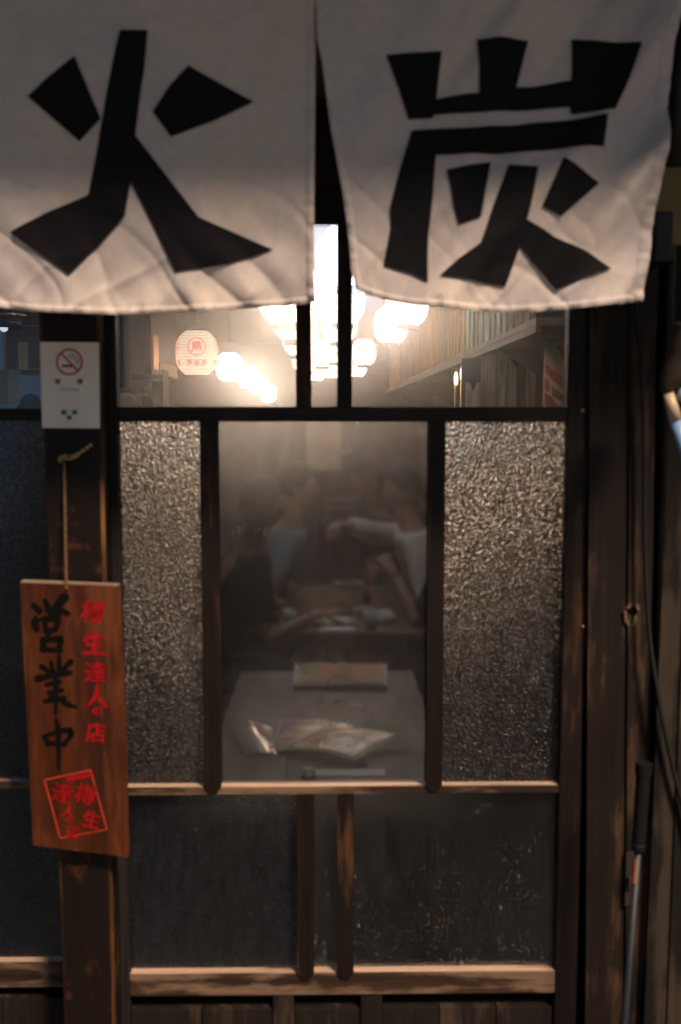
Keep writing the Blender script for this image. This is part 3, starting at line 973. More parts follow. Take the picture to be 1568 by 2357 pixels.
def panel_points(left, right, bot, nu, nv):
    pts = []
    for j in range(nv + 1):
        v = j / nv
        row = []
        for i in range(nu + 1):
            u = i / nu
            # a few fixed-point steps: px depends on py at the edges, py on px at the bottom
            px, py = 0, TOPPY + v * 960
            for _ in range(4):
                l = left(py); r_ = right(py)
                px = l + (r_ - l) * u
                py = TOPPY + (interp(bot, px) - TOPPY) * v
            row.append((px, py))
        pts.append(row)
    return pts


def to3(px, py, dfun, off=0.0, hem=0.0):
    p = at(px, py, NY)
    return Vector((p.x, NY + dfun(p.x, p.z) - off + hem, p.z))


noren = thing('shop_curtain', 'off white cotton shop curtain with big black characters hung before the doors', 'curtain', (0, NY, 2.25))


def make_panel(left, right, bot, dfun, nu, nv, mirror):
    P_ = panel_points(left, right, bot, nu, nv)
    vs, fs = [], []
    for j, row in enumerate(P_):
        for i, (px, py) in enumerate(row):
            b = interp(bot, px)
            q = at(px, py, NY)
            qb = at(px, b, NY)
            sd = q.z - qb.z
            h = pucker(sd, q.x) if sd < .04 else 0
            ex = right(py) if not mirror else left(py)
            sx = abs(at(ex, py, NY).x - q.x)
            if sx < .04: h += pucker(sx, q.z, .010) * .8
            if mirror:
                sx2 = abs(at(right(py), py, NY).x - q.x)
                if sx2 < .03: h += pucker(sx2, q.z, .010) * .4
            vs.append(Vector((q.x, NY + dfun(q.x, q.z) + h, q.z + (.0022 * noise.noise(Vector((q.x * 75, 0, 0))) if j == nv else 0))))
    W_ = nu + 1
    for j in range(nv):
        for i in range(nu):
            fs.append((j * W_ + i, (j + 1) * W_ + i, (j + 1) * W_ + i + 1, j * W_ + i + 1))
    mb = MB(); mb.add(vs, fs)
    return mb.build('panel', M['fabric'], noren, smooth=True)


make_panel(lambda y: -360, lambda y: interp(L_right, y), L_bot, disp_left, 240, 190, False)['label'] = 'left panel with the fire character'
make_panel(lambda y: interp(R_left, y), lambda y: interp(R_right, y), R_bot, disp_right, 200, 190, True)['label'] = 'right panel with the charcoal character'


def hem_strip(samples, dfun, off=.0016, wid=20, horizontal=True):
    """folded-over strip of cloth sewn along an edge; samples = list of (px,py) on the outer edge"""
    mb = MB()
    vs, fs = [], []
    for k, (px, py, ix, iy) in enumerate(samples):
        for t in (0.0, .25, .5, .75, 1.0):
            qx, qy = px + ix * t, py + iy * t
            q = at(qx, qy, NY)
            along = q.x if horizontal else q.z
            sd = t * .013
            bulge = .0012 * math.sin(math.pi * t)
            vs.append(Vector((q.x, NY + dfun(q.x, q.z) + pucker(sd, along, .012) - off * (1 if 0 < t < 1 else .35) - bulge, q.z)))
    n = 5
    for k in range(len(samples) - 1):
        for t in range(n - 1):
            fs.append((k * n + t, k * n + t + 1, (k + 1) * n + t + 1, (k + 1) * n + t))
    mb.add(vs, fs)
    return mb.build('hem', M['fabric'], noren, smooth=True)


def seq(a, b, n): return [a + (b - a) * i / n for i in range(n + 1)]


hem_strip([(px, interp(L_bot, px), 0, -16) for px in seq(-360, 726, 260)], disp_left)
hem_strip([(interp(L_right, py), py, -19, 0) for py in seq(-250, 694, 200)], disp_left, horizontal=False)
hem_strip([(px, interp(R_bot, px), 0, -17) for px in seq(818, 1480, 200)], disp_right)
hem_strip([(interp(R_left, py), py, 17, 0) for py in seq(-250, 662, 200)], disp_right, horizontal=False)
hem_strip([(interp(R_right, py), py, -30, 0) for py in seq(-250, 690, 200)], disp_right, horizontal=False)


def printed(polys, dfun, name, label):
    """dyed character, laid on the cloth and following its folds"""
    bm = bmesh.new()
    for poly in polys:
        vs = [bm.verts.new((px, -py, 0)) for px, py in poly]
        f = bm.faces.new(vs)
        bmesh.ops.triangulate(bm, faces=[f])
    xs = [v.co.x for v in bm.verts]; ys = [v.co.y for v in bm.verts]
    st = 11
    x = min(xs) + st
    while x < max(xs):
        bmesh.ops.bisect_plane(bm, geom=bm.verts[:] + bm.edges[:] + bm.faces[:], plane_co=(x, 0, 0), plane_no=(1, 0, 0)); x += st
    y = min(ys) + st
    while y < max(ys):
        bmesh.ops.bisect_plane(bm, geom=bm.verts[:] + bm.edges[:] + bm.faces[:], plane_co=(0, y, 0), plane_no=(0, 1, 0)); y += st
    mb = MB()
    bm.verts.ensure_lookup_table()
    vs = [to3(v.co.x, -v.co.y, dfun, .0030) for v in bm.verts]
    fs = []
    for f in bm.faces:
        q = [v.index for v in f.verts]
        n = (vs[q[1]] - vs[q[0]]).cross(vs[q[2]] - vs[q[1]])
        fs.append(q if n.y < 0 else q[::-1])
    bm.free()
    mb.add(vs, fs)
    o = mb.build(name, M['ink'], noren, smooth=True, label=label)
    return o


hf = lambda l, ox=0.0: [(ox + x * .5, y * .5) for x, y in l]
fire = [hf([(553, 137), (678, 137), (662, 320), (640, 470), (622, 622), (760, 800), (915, 1000), (1258, 1150), (1060, 1215), (808, 1253), (700, 1030), (600, 835), (575, 990), (450, 1130), (315, 1265), (50, 1073), (210, 978), (405, 895), (440, 720), (490, 430), (530, 230)]),
        hf([(343, 257), (400, 395), (462, 543), (365, 648), (128, 443), (235, 345)]),
        hf([(866, 298), (1165, 465), (985, 550), (787, 627), (703, 512), (775, 398)])]
OX = 783.7
char = [hf([(210, 262), (462, 248), (440, 460), (640, 430), (627, 188), (870, 180), (812, 398), (1072, 357), (1085, 150), (1382, 203), (1315, 375), (1250, 518), (1068, 520), (1062, 483), (840, 500), (425, 535), (425, 548), (312, 553), (262, 405)], OX),
        hf([(328, 605), (640, 588), (900, 558), (1215, 540), (1207, 680), (900, 692), (640, 708), (437, 718), (425, 900), (405, 1080), (397, 1305), (330, 1262), (200, 1225), (232, 1050), (228, 960), (280, 760)], OX),
        hf([(488, 785), (697, 740), (638, 1008), (543, 1035)], OX),
        hf([(1018, 733), (1190, 842), (1010, 1000), (922, 957)], OX),
        hf([(775, 757), (910, 767), (880, 900), (852, 1018), (980, 1088), (1110, 1158), (1238, 1240), (1110, 1285), (988, 1337), (905, 1235), (820, 1140), (790, 1230), (757, 1322), (560, 1292), (452, 1275), (535, 1200), (637, 1128), (700, 950)], OX)]
printed(fire, disp_left, 'printed_character', 'black fire character on the left panel')
printed(char, disp_right, 'printed_character', 'black charcoal character on the right panel')
pt = at(784, TOPPY, NY)
MB().tube([(-1.0, NY, pt.z + .004), (.95, NY, pt.z + .004)], .014, 12).build('rod', M['door_v'], noren, smooth=True)

# ------------------------------------------------------------------ no smoking notice on the post
QY = PY - .0025
notice = thing('paper_notice', 'white no smoking notice taped to the post above the hanging sign', 'notice', at(160, 985, QY))
quad = [(97, 985), (230, 986), (228, 788), (92, 787)]
MB().prism([at(px, py, QY) for px, py in quad], (0, .0012, 0)).build('sheet', M['paper'], notice)


def on_notice(px, py, off=.0006):
    p = at(px, py, QY); return Vector((p.x, QY - off, p.z))


def flat_poly(mb, pts, off=.0006, f3=on_notice):
    vs = [f3(px, py, off) for px, py in pts]
    fs = [tuple(range(len(vs)))]
    n = (vs[1] - vs[0]).cross(vs[2] - vs[1])
    if n.y > 0: fs = [tuple(reversed(fs[0]))]
    mb.add(vs, fs)


def ring_print(mb, c, r0, r1, off=.0006, f3=on_notice, n=40):
    for k in range(n):
        a, b = 2 * math.pi * k / n, 2 * math.pi * (k + 1) / n
        flat_poly(mb, [(c[0] + r0 * math.cos(a), c[1] + r0 * math.sin(a)), (c[0] + r1 * math.cos(a), c[1] + r1 * math.sin(a)), (c[0] + r1 * math.cos(b), c[1] + r1 * math.sin(b)), (c[0] + r0 * math.cos(b), c[1] + r0 * math.sin(b))], off, f3)


def thick_line(mb, pts, ws, off=.0006, f3=on_notice):
    """polyline brush stroke of varying width in picture units"""
    n = len(pts)
    L_, R_ = [], []
    for i in range(n):
        a = Vector(pts[max(0, i - 1)]); b = Vector(pts[min(n - 1, i + 1)])
        t = (b - a).normalized(); nn = Vector((-t.y, t.x))
        w = ws[i] if hasattr(ws, '__len__') else ws
        L_.append(Vector(pts[i]) + nn * w / 2); R_.append(Vector(pts[i]) - nn * w / 2)
    for i in range(n - 1):
        flat_poly(mb, [L_[i], L_[i + 1], R_[i + 1], R_[i]], off, f3)


def glyph(mb, ch, cx, cy, size, bold=0.0, off=.0006, f3=on_notice, rot=0.0, sx=1.0):
    vs, fs = text_mesh(ch, size, bold)
    ca, sa = math.cos(rot), math.sin(rot)
    pts = [f3(cx + (x * sx * ca + y * sa), cy - (y * ca - x * sx * sa), off) for x, y in vs]
    mb.add(pts, fs)


def merged_print(mb, name, mat, parent, label=None):
    o = mb.build(name, mat, parent, weld=True, label=label)
    return o


mb = MB(); ring_print(mb, (160, 833), 26.5, 31)
thick_line(mb, [(141, 813), (179, 853)], 4.6, .0009)
merged_print(mb, 'prohibition_ring', M['p_red'], notice)
mb = MB(); flat_poly(mb, [(143, 839.5), (170, 839.5), (170, 845), (143, 845)])
merged_print(mb, 'cigarette_print', M['p_black'], notice)
mb = MB(); thick_line(mb, [(174, 838), (177, 830), (170, 825), (160, 822), (158, 815)], 2.6); thick_line(mb, [(180, 838), (182, 826), (174, 820), (166, 817), (163, 811)], 2.6)
merged_print(mb, 'smoke_print', M['p_grey'], notice)
for ch, cx in (('禁', 133), ('煙', 184)):
    mb = MB(); glyph(mb, ch, cx, 878, 13, .02); mb.build('lettering', M['p_black'], notice)
mb = MB(); glyph(mb, 'No smoking', 160, 897, 8.5, .006, sx=.95); mb.build('lettering', M['p_grey'], notice)
for cx, cy in ((147, 949), (172, 949), (159.5, 961)):
    mb = MB(); flat_poly(mb, [(cx - 5.5, cy - 5), (cx + 5.5, cy - 5), (cx + 5.5, cy + 5), (cx - 5.5, cy + 5)])
    mb.build('emblem_square', M['p_teal'], notice)

# ------------------------------------------------------------------ hanging wooden sign
GY = PY - .030
sign = thing('hanging_sign', 'orange brown wooden sign with black and red brush lettering on a twine', 'sign', at(170, 1970, GY))


def on_sign(px, py, off=.0006):
    p = at(px, py, GY); return Vector((p.x, GY - off, p.z))


sc4 = lambda x, y: (28.8 + x * .2857, 1311.9 + y * .2857)
board = [sc4(68, 97), sc4(850, 128), sc4(895, 1200), sc4(926, 2312), sc4(760, 2285), sc4(480, 2255), sc4(172, 2212), sc4(120, 1180)]
MB().prism([on_sign(px, py, 0) for px, py in board][::-1], (0, .014, 0)).build('board', [M['sign']], sign, bevel=.0015)
tp = [sc4(70, 88), sc4(846, 119), sc4(850, 131), sc4(68, 100)]
MB().prism([on_sign(px, py, .0008) for px, py in tp], (0, .014, 0)).build('top_edge', M['sign_edge'], sign, bevel=.0004)
ST = {
    '営': [([(172, 285), (218, 330)], [38, 46]), ([(262, 245), (292, 318)], [30, 50]), ([(416, 222), (360, 290), (300, 338)], [66, 50, 14]),
          ([(186, 380), (178, 425), (196, 475)], [26, 48, 40]), ([(190, 412), (300, 372), (400, 330), (452, 352)], [22, 30, 40, 30]),
          ([(258, 400), (272, 490)], [34, 40]), ([(262, 402), (378, 388), (345, 478)], [24, 38, 34]), ([(268, 488), (350, 478)], [30, 26]),
          ([(310, 492), (262, 562)], [30, 22]), ([(245, 556), (252, 640)], [34, 42]), ([(248, 570), (395, 548), (376, 640)], [26, 40, 36]), ([(236, 634), (392, 650)], [34, 28])],
    '業': [([(312, 742), (328, 838)], [24, 34]), ([(376, 694), (378, 842)], [26, 36]), ([(236, 778), (284, 812)], [36, 30]), ([(468, 738), (394, 822)], [40, 26]),
          ([(206, 876), (320, 848), (466, 826)], [46, 36, 34]), ([(272, 922), (382, 902)], [26, 28]), ([(290, 988), (400, 966)], [24, 28]),
          ([(258, 1056), (300, 1052), (420, 1030)], [26, 28, 30]), ([(352, 850), (350, 1000), (350, 1158)], [30, 34, 20]), ([(336, 990), (272, 1058)], [28, 14]), ([(370, 1030), (440, 1080), (512, 1102)], [22, 38, 16])],
    '中': [([(254, 1342), (288, 1398)], [30, 38]), ([(262, 1338), (380, 1300), (462, 1288), (478, 1320), (418, 1404)], [24, 28, 40, 36, 28]), ([(284, 1396), (430, 1404)], [28, 30]), ([(352, 1205), (370, 1280), (372, 1440), (374, 1606)], [20, 38, 30, 16])],
}
for ch, strokes in ST.items():
    mb = MB()
    for k, (pts, ws) in enumerate(strokes):
        # round the stroke ends and smooth the path
        pp = [Vector(sc4(*p)) for p in pts]
        dense, dw = [], []
        for i in range(len(pp) - 1):
            for t in range(5):
                u = t / 5
                dense.append(pp[i].lerp(pp[i + 1], u)); dw.append((ws[i] + (ws[i + 1] - ws[i]) * u) * .2857 * 1.3)
        dense.append(pp[-1]); dw.append(ws[-1] * .2857 * 1.3)
        thick_line(mb, dense, dw, .0006 + .00004 * k, on_sign)
        for (p, w) in ((dense[0], dw[0]), (dense[-1], dw[-1])):
            ring_print(mb, p, 0.01, w / 2, .0006 + .00004 * k + .00002, on_sign, 10)
    mb.build('brush_character', M['ink_black'], sign)
def bold_glyph(ch, x, y, sz, w, off, rot, name):
    # a brush-heavy character: the outline laid down several times with small shifts
    mb = MB(); c = sc4(x, y); sz *= .2857
    for k, (ox, oy) in enumerate(((0, 0), (1, 0), (-1, 0), (0, 1), (0, -1), (.7, .7), (-.7, .7), (.7, -.7), (-.7, -.7))):
        glyph(mb, ch, c[0] + ox * w * .8 * sz, c[1] + oy * w * .8 * sz, sz * .90, 0.0, off + k * .00002, on_sign, rot)
    return mb.build(name, M['ink_red'], sign)
for ch, x, y, s, b in (('樽', 648, 338, 205, .022), ('生', 662, 590, 200, .05), ('達', 668, 822, 185, .026), ('人', 680, 1018, 190, .05), ('の', 682, 1140, 82, .05), ('店', 672, 1308, 170, .035)):
    bold_glyph(ch, x, y, s, b, .0007, 0.05, 'red_character')
seal = [sc4(258, 1692), sc4(630, 1612), sc4(762, 2090), sc4(386, 2160)]
mb = MB()
for a, b, w in ((0, 1, 3.2), (1, 2, 3.4), (2, 3, 2.4), (3, 0, 3.2)):
    thick_line(mb, [seal[a], seal[b]], w, .0007 + .00003 * a, on_sign)
mb.build('seal_border', M['red_thin'], sign)
mb = MB()
thick_line(mb, [sc4(436, 1690), sc4(640, 1645)], 11, .0009, on_sign)
mb.build('seal_bar', M['ink_red'], sign)
for ch, x, y, s, b in (('樽', 588, 1805, 180, .025), ('生', 640, 2010, 150, .045), ('達', 405, 1795, 175, .026), ('人', 452, 1945, 120, .05), ('の', 452, 2015, 55, .05), ('店', 488, 2105, 110, .035)):
    bold_glyph(ch, x, y, s, b, .0012, 0.23, 'seal_character')
# twine: nail loop, two strands to the hole in the board
k0 = at(148, 1052, PY - .008)
hole = at(153, 1357, GY - .002)
def strand(a, b, n, r, phase, mb, amp=.0016, turns=22):
    a, b = Vector(a), Vector(b)
    pts = []
    for i in range(n + 1):
        t = i / n
        p = a.lerp(b, t)
        an = phase + t * turns * 2 * math.pi
        pts.append(p + Vector((math.cos(an) * amp, math.sin(an) * amp, 0)))
    mb.tube(pts, r, 5)
mb = MB()
strand(k0, hole, 150, .0016, 0, mb); strand(k0, hole, 150, .0016, math.pi, mb)
mb.build('cord', M['twine_dark'], sign, smooth=True)
mb = MB()
pa = [at(212, 1022, PY - .010), at(196, 1034, PY - .014), at(178, 1045, PY - .013), at(160, 1052, PY - .012), at(147, 1050, PY - .012), at(137, 1056, PY - .010), at(141, 1064, PY - .009)]
def smooth_path(p, n=8):
    out = []
    for i in range(len(p) - 1):
        a, b, c, d = p[max(0, i - 1)], p[i], p[i + 1], p[min(len(p) - 1, i + 2)]
        for t in range(n):
            u = t / n
            out.append(.5 * ((2 * b) + (c - a) * u + (2 * a - 5 * b + 4 * c - d) * u * u + (3 * b - a - 3 * c + d) * u ** 3))
    out.append(p[-1])
    return out
sp_ = smooth_path(pa)
mb.tube(sp_, [.0028 + .0010 * math.sin(i * 1.3) + .0012 * (abs(i - 26) < 6) for i in range(len(sp_))], 7)
mb.tube([p + Vector((.001, -.002, -.0035)) for p in sp_[14:36]], .0022, 6)
mb.build('knot', M['twine'], sign, smooth=True)
q = MB().tube([at(158, 1052, PY - .02), at(158, 1052, PY + .004)], .0025, 8).build('nail', M['nail'])
single(q, 'rusty nail in the post holding the twine knot', 'nail')

# ------------------------------------------------------------------ cable, pole, wrapped umbrella at the right
cp = [at(1463, 560, -.06), at(1464, 715, -.06), at(1472, 790, -.058), at(1479, 880, -.058), at(1482, 1000, -.058), at(1484, 1100, -.058), at(1484, 1230, -.058), at(1488, 1350, -.06), at(1496, 1470, -.064), at(1512, 1580, -.068), at(1530, 1680, -.07), at(1552, 1780, -.07), at(1590, 1950, -.07), at(1620, 2300, -.07)]
c_ = MB().tube(smooth_path(cp, 6), .0042, 8).build('power_cable', M['cable'], smooth=True)
single(c_, 'thin black cable sagging down the boards right of the door', 'cable')

UY = -.16
top, grip_end, foot = at(1482, 1758, UY), at(1470, 1950, UY), None
d_ = (at(1466, 1965, UY) - at(1440, 2330, UY))
gtop, gbot = at(1483, 1757, UY), at(1469, 1955, UY)
sbot = at(1440, 2330, UY)
dirv = (sbot - gbot)
foot = gbot + dirv * ((gbot.z - .0) / (gbot.z - sbot.z))
foot.y += .0
pole = thing('broom_pole', 'slim grey metal pole with a black rubber grip leaning by the jamb', 'pole', foot)
MB().tube([gbot + (gtop - gbot) * .0, gbot + (gtop - gbot) * .06, gbot + (gtop - gbot) * .07, gbot + (gtop - gbot) * .86, gbot + (gtop - gbot) * .87, gtop], [.0125, .0128, .0115, .0125, .0140, .0146], 18).build('grip', M['rubber'], pole, smooth=False)
MB().tube([foot, gbot - (gtop - gbot) * -.02], .0062, 14).build('shaft', M['grey_metal'], pole, smooth=True)
s0, s1 = at(1466, 1990, UY), at(1463, 2030, UY)
ax_ = (gbot - foot).normalized()
mbs = MB()
vs, fs = [], []
wv = ax_.cross(Vector((0, 1, 0))).normalized()
for j in range(2):
    c0 = gbot.lerp(foot, .02 if j == 0 else .075)
    for k in range(6):
        a = R(70 + 20 * k)
        vs.append(c0 + wv * (math.cos(a) * .0066) + Vector((0, -1, 0)) * (math.sin(a) * .0066))
# turn the sticker towards the left side of the tube
vs2 = []
for j in range(2):
    c0 = gbot.lerp(foot, .02 if j == 0 else .075)
    for k in range(6):
        a = R(150 + 14 * k) if wv.x > 0 else R(-30 + 14 * k)
        vs2.append(c0 + wv * (math.cos(R(110 + 22 * k)) * .0066 * (1 if wv.x > 0 else -1)) + Vector((0, -1, 0)) * (abs(math.sin(R(110 + 22 * k))) * .0066))
for k in range(5):
    fs.append((k, k + 1, 6 + k + 1, 6 + k))
mbs.add(vs2, fs)
mbs.build('sticker', M['orange_tape'], pole)

um = thing('umbrella', 'folded dark umbrella with cream ferrule and pale blue shaft at the right edge', 'umbrella', at(1580, 1000, -.22))
VY = -.22
pth = [at(1600, 760, VY), at(1575, 820, VY), at(1553, 862, VY), at(1540, 888, VY), at(1536, 905, VY)]
mb = MB(); sp2 = smooth_path(pth, 6)
vs_, n_ = [], 16
mb.tube(sp2, [.036 - .026 * i / (len(sp2) - 1) for i in range(len(sp2))], 14)
mb.build('canopy', M['dark_cloth'], um, smooth=True)
MB().tube([at(1539, 906, VY - .008), at(1556, 967, VY - .008)], [.0085, .0108], 14).build('ferrule', M['cream_plastic'], um, smooth=True)
MB().tube([at(1556, 968, VY - .008), at(1598, 1110, VY - .008)], [.0095, .0095], 14).build('shaft', M['blue_plastic'], um, smooth=True)
MB().tube([at(1560, 905, VY - .006), at(1600, 925, VY - .006)], .010, 12).build('collar', M['grey_plastic'], um, smooth=True)
dp = MB().tube([at(1566, 20, -.2), at(1556, 380, -.2)], .018, 14).build('down_pipe', M['black_box'], smooth=True)
single(dp, 'dark down pipe beyond the right edge of the curtain', 'pipe')

# ================================================================== INSIDE
# ------------------------------------------------------------------ paper lanterns
LW = .26
paper_mats = {'warm': paper_lamp('lit_warm_paper', (1.0, .87, .70), 4.5),
              'dim': paper_lamp('lit_amber_paper', (1.0, .84, .66), .40),
              'hot': paper_lamp('lit_white_paper', (1.0, .87, .68), 12.0),
              'mid': paper_lamp('lit_peach_paper', (1.0, .88, .72), 1.7),
              'cold': paper_lamp('lit_cold_paper', (.72, .88, 1.0), 4.0)}
GL = {}


def glyph2(ch, size, bold):
    k = (ch, size, bold)
    if k not in GL: GL[k] = text_mesh(ch, size, bold)
    return GL[k]


def lan_r(t, w, h):
    """radius at height t (0 bottom .. 1 top)"""
    s = abs(2 * t - 1)
    return w / 2 * (1 - .52 * s ** 3.2)


def lantern(cx, cy, w, label, kind='warm', power=3.0, spin=0.0, bulbz=.28, size=LW):
    d = size * FPX / w
    c = atd(cx, cy, d)
    Wd, Hd = size, size * 1.06
    t = thing('paper_lantern', label, 'lantern', (c.x, c.y, c.z - Hd / 2), 'paper lanterns hung in rows under the ceiling')
    z0 = c.z - Hd / 2
    nr, nu = 15, 28
    prof = []
    for i in range(nr * 2 + 1):
        tt = i / (nr * 2)
        rr = lan_r(tt, Wd, Hd) * (1.0 if i % 2 == 0 else .988)
        prof.append((rr, tt * Hd))
    MB().lathe(prof, (c.x, c.y, z0), nu).build('paper_shade', paper_mats[kind], t, smooth=True)
    mb = MB()
    for i in range(1, nr):
        tt = i / nr
        rr = lan_r(tt, Wd, Hd) + .0008
        mb.lathe([(rr, tt * Hd - .0012), (rr + .0012, tt * Hd), (rr, tt * Hd + .0012)], (c.x, c.y, z0), nu)
    o = mb.build('rib', M['rib'], t, smooth=True)
    o['kind'] = 'stuff'
    rb = lan_r(0, Wd, Hd)
    MB().lathe([(rb * .92, -.020), (rb + .006, -.020), (rb + .006, .006), (rb * .92, .006), (rb * .92, -.020)], (c.x, c.y, z0), nu).build('bottom_ring', M['ring'], t)
    MB().lathe([(.02, Hd + .012), (rb + .004, Hd + .012), (rb + .006, Hd - .006), (rb * .92, Hd - .006)], (c.x, c.y, z0), nu).build('top_ring', M['ring'], t)
    MB().tube([(c.x, c.y, z0 + Hd + .01), (c.x, c.y, 2.8)], .003, 6).build('wire', M['cable'], t)
    # prints wrapped on the shade
    def wrap(mb, vs, fs, ang, zc):
        pts = []
        for x, y in vs:
            zz = zc + y
            tt = min(1, max(0, zz / Hd))
            rr = lan_r(tt, Wd, Hd) + .0030
            a = ang + x / (Wd / 2)
            pts.append(Vector((c.x + rr * math.sin(a), c.y - rr * math.cos(a), z0 + zz)))
        mb.add(pts, fs)
    face = math.atan2(c.x - EYE.x, c.y - EYE.y)     # direction towards the door
    for q, off in enumerate((0.0, -1.35, 1.35)):
        ang = spin + off
        mb = MB()
        vs, fs = glyph2('鳥', Wd * .27, .03)
        wrap(mb, vs, fs, ang, Hd * .62)
        rg_v, rg_f = [], []
        n = 8 if True else 8
        N = 32
        for k in range(N):
            a = 2 * math.pi * k / N
            for r_ in (Wd * .185, Wd * .215):
                rg_v.append((r_ * math.cos(a), r_ * math.sin(a)))
        for k in range(N):
            k2 = (k + 1) % N
            rg_f.append((2 * k, 2 * k + 1, 2 * k2 + 1, 2 * k2))
        wrap(mb, rg_v, rg_f, ang, Hd * .62)
        mb.build('round_emblem', M['lan_red'], t)
        mb = MB()
        for k, ch in enumerate('鳥番長'):
            vs, fs = glyph2(ch, Wd * .155, .03)
            wrap(mb, [(x + (k - 1) * Wd * .175, y) for x, y in vs], fs, ang, Hd * .27)
        mb.build('lettering', M['lan_red'], t)
    pl_ = bpy.data.lights.new('bulb', 'POINT')
    pl_.energy = power * {'dim': .12, 'mid': .3}.get(kind, .5)
    pl_.shadow_soft_size = .03
    pl_.color = (1.0, .82, .62) if kind != 'cold' else (.75, .88, 1.0)
    lo = bpy.data.objects.new('bulb', pl_)
    COL.objects.link(lo)
    lo.parent = t
    lo.location = (0, 0, Hd * bulbz)
    return t


lantern(453, 813, 96, 'largest lantern of the low left row with clearly readable red lettering', 'dim', 3.0, .12)
lantern(528, 845, 60, 'second lantern of the low left row, half lost in glare', 'hot', 5.0, .2)
lantern(572, 868, 48, 'third lantern of the low left row behind two larger ones', 'hot', 5.0, .1)
lantern(598, 887, 40, 'fourth lantern of the low left row, small and blown out', 'hot', 5.0, 0, size=.24)
lantern(618, 906, 36, 'farthest and lowest lantern ending the low left row', 'hot', 5.0, 0, size=.23)
lantern(662, 672, 136, 'huge lantern cut by the curtain hem left of the two bars', 'warm', 5.0, .3)
lantern(680, 728, 104, 'second lantern of the stack left of the two bars', 'mid', 5.0, .3)
lantern(691, 776, 80, 'third lantern down the stack left of the two bars', 'mid', 5.0, .3)
lantern(702, 822, 60, 'fourth lantern down the stack left of the two bars', 'mid', 5.0, .2)
lantern(709, 852, 46, 'smallest lantern at the foot of the stack left of the bars', 'mid', 5.0, .2)
lantern(800, 590, 132, 'bluish white lantern at the top of the narrow middle pane', 'cold', 6.0, -.9)
lantern(788, 692, 102, 'big warm lantern below the bluish one behind the right bar', 'mid', 5.0, .6)
lantern(781, 745, 82, 'third lantern down in the row behind the right bar', 'mid', 5.0, .4)
lantern(773, 802, 62, 'fourth lantern down in the row behind the right bar', 'mid', 5.0, .4)
lantern(766, 846, 46, 'last small lantern of the row behind the right bar', 'mid', 5.0, .4)
lantern(742, 812, 60, 'small lantern at the left side of the narrow middle pane', 'mid', 5.0, -.5)
lantern(727, 850, 50, 'lowest lantern in the bottom left of the narrow middle pane', 'mid', 5.0, -.5)
lantern(937, 697, 98, 'wide lantern cut by the right curtain panel hem', 'warm', 6.0, .2)
lantern(900, 748, 78, 'bright lantern below and left of the wide one at right', 'warm', 6.0, -.15)
lantern(838, 811, 56, 'small readable lantern just right of the right bar', 'mid', 4.0, -.35)
lantern(822, 843, 46, 'half hidden lantern under the small readable one', 'mid', 4.0, -.3, size=.24)

def added_lantern(x, y, z, label):  # added unseen lanterns that light the near table and menus
    d = y + 1.83
    px, py = 751 + x / d * FPX, 960 - (z - 1.55) / d * FPX
    t = lantern(px, py, LW * FPX / d, label, 'mid', 6.0, .2)
    return t
added_lantern(-.20, 1.45, 2.30, 'added unseen lantern continuing the stack row, hung just inside the door behind the left curtain panel')
added_lantern(.50, 1.75, 2.36, 'added unseen lantern continuing the right row, hung just inside the door behind the right curtain panel')

# ------------------------------------------------------------------ long ledge on the right with a batten screen and teal prints
ledge = thing('wall_ledge', 'long pale ledge running along the right wall under the batten screen', 'shelf', (1.0, 7, 1.90))
MB().box(.80, 1.30, 2.0, 11.5, 1.90, 1.93).build('board', M['ledge'], ledge, bevel=.003)
MB().box(.80, .822, 2.0, 11.5, 1.872, 1.899).build('lip', M['ledge'], ledge, bevel=.002)
for yy in (3.2, 5.6, 8.0, 10.4):
    MB().prism([(.86, yy, 1.899), (1.30, yy, 1.899), (1.30, yy, 1.62)], (0, .03, 0)).build('bracket', M['lacquer'], ledge)
scr = thing('batten_screen', 'row of upright amber battens standing on the long ledge at right', 'screen', (.83, 7, 1.93))
pan_mats = [M['panel_brown'], M['panel_dark'], M['panel_brown'], M['panel_tan']]
yy = 2.2
k = 0
proto = None
while yy < 11.2:
    step = rnd.uniform(.15, .20)
    if proto is None:
        proto = MB().box(.8145, .8265, yy, yy + .016, 1.931, 2.62).build('batten', M['batten'], scr, bevel=.0015)
        y0 = yy
    else:
        c2 = proto.copy(); COL.objects.link(c2); c2.parent = scr
        c2.location = (rnd.uniform(-.002, .002), yy - y0, 0)
    teal = 2.55 < yy < 4.05
    MB().box(.829 + rnd.uniform(0, .003), .84, yy + .0005, yy + step - .0005, 1.931, 2.55).build('panel', M['teal_print'] if teal else pan_mats[k % 4], scr,
        label='teal printed panel' if teal else None)
    yy += step
    k += 1
MB().box(.80, .828, 2.2, 11.3, 2.6205, 2.65).build('top_rail', M['batten'], scr)

# ------------------------------------------------------------------ plank partition under the ledge
pf = thing('plank_partition', 'worn grey plank partition with sawn off tops under the right ledge', 'partition', (atd(1180, 930, 5.2).x, 3.37, 0))
def pplank(px0, px1, tl_, tr_, d, mat, name='plank'):
    a, b = atd(px0, 900, d), atd(px1, 900, d)
    z1, z2 = atd(px0, tl_, d).z, atd(px1, tr_, d).z
    return MB().prism([(a.x + .002, a.y, 0.02), (b.x - .002, a.y, 0.02), (b.x - .002, a.y, z2), (a.x + .002, a.y, z1)], (0, .018, 0)).build(name, mat, pf, bevel=.002)
pplank(1108, 1141, 800, 803, 5.20, M['grey_plank'])
pplank(1142, 1163, 800, 818, 5.21, M['grey_plank'])
pplank(1163, 1190, 818, 846, 5.19, M['grey_plank'])
pplank(1191, 1211, 815, 815, 5.24, M['brown_plank'])
pplank(1212, 1232, 770, 770, 5.20, M['grey_plank'])
pplank(1233, 1252, 768, 768, 5.22, M['grey_plank'])
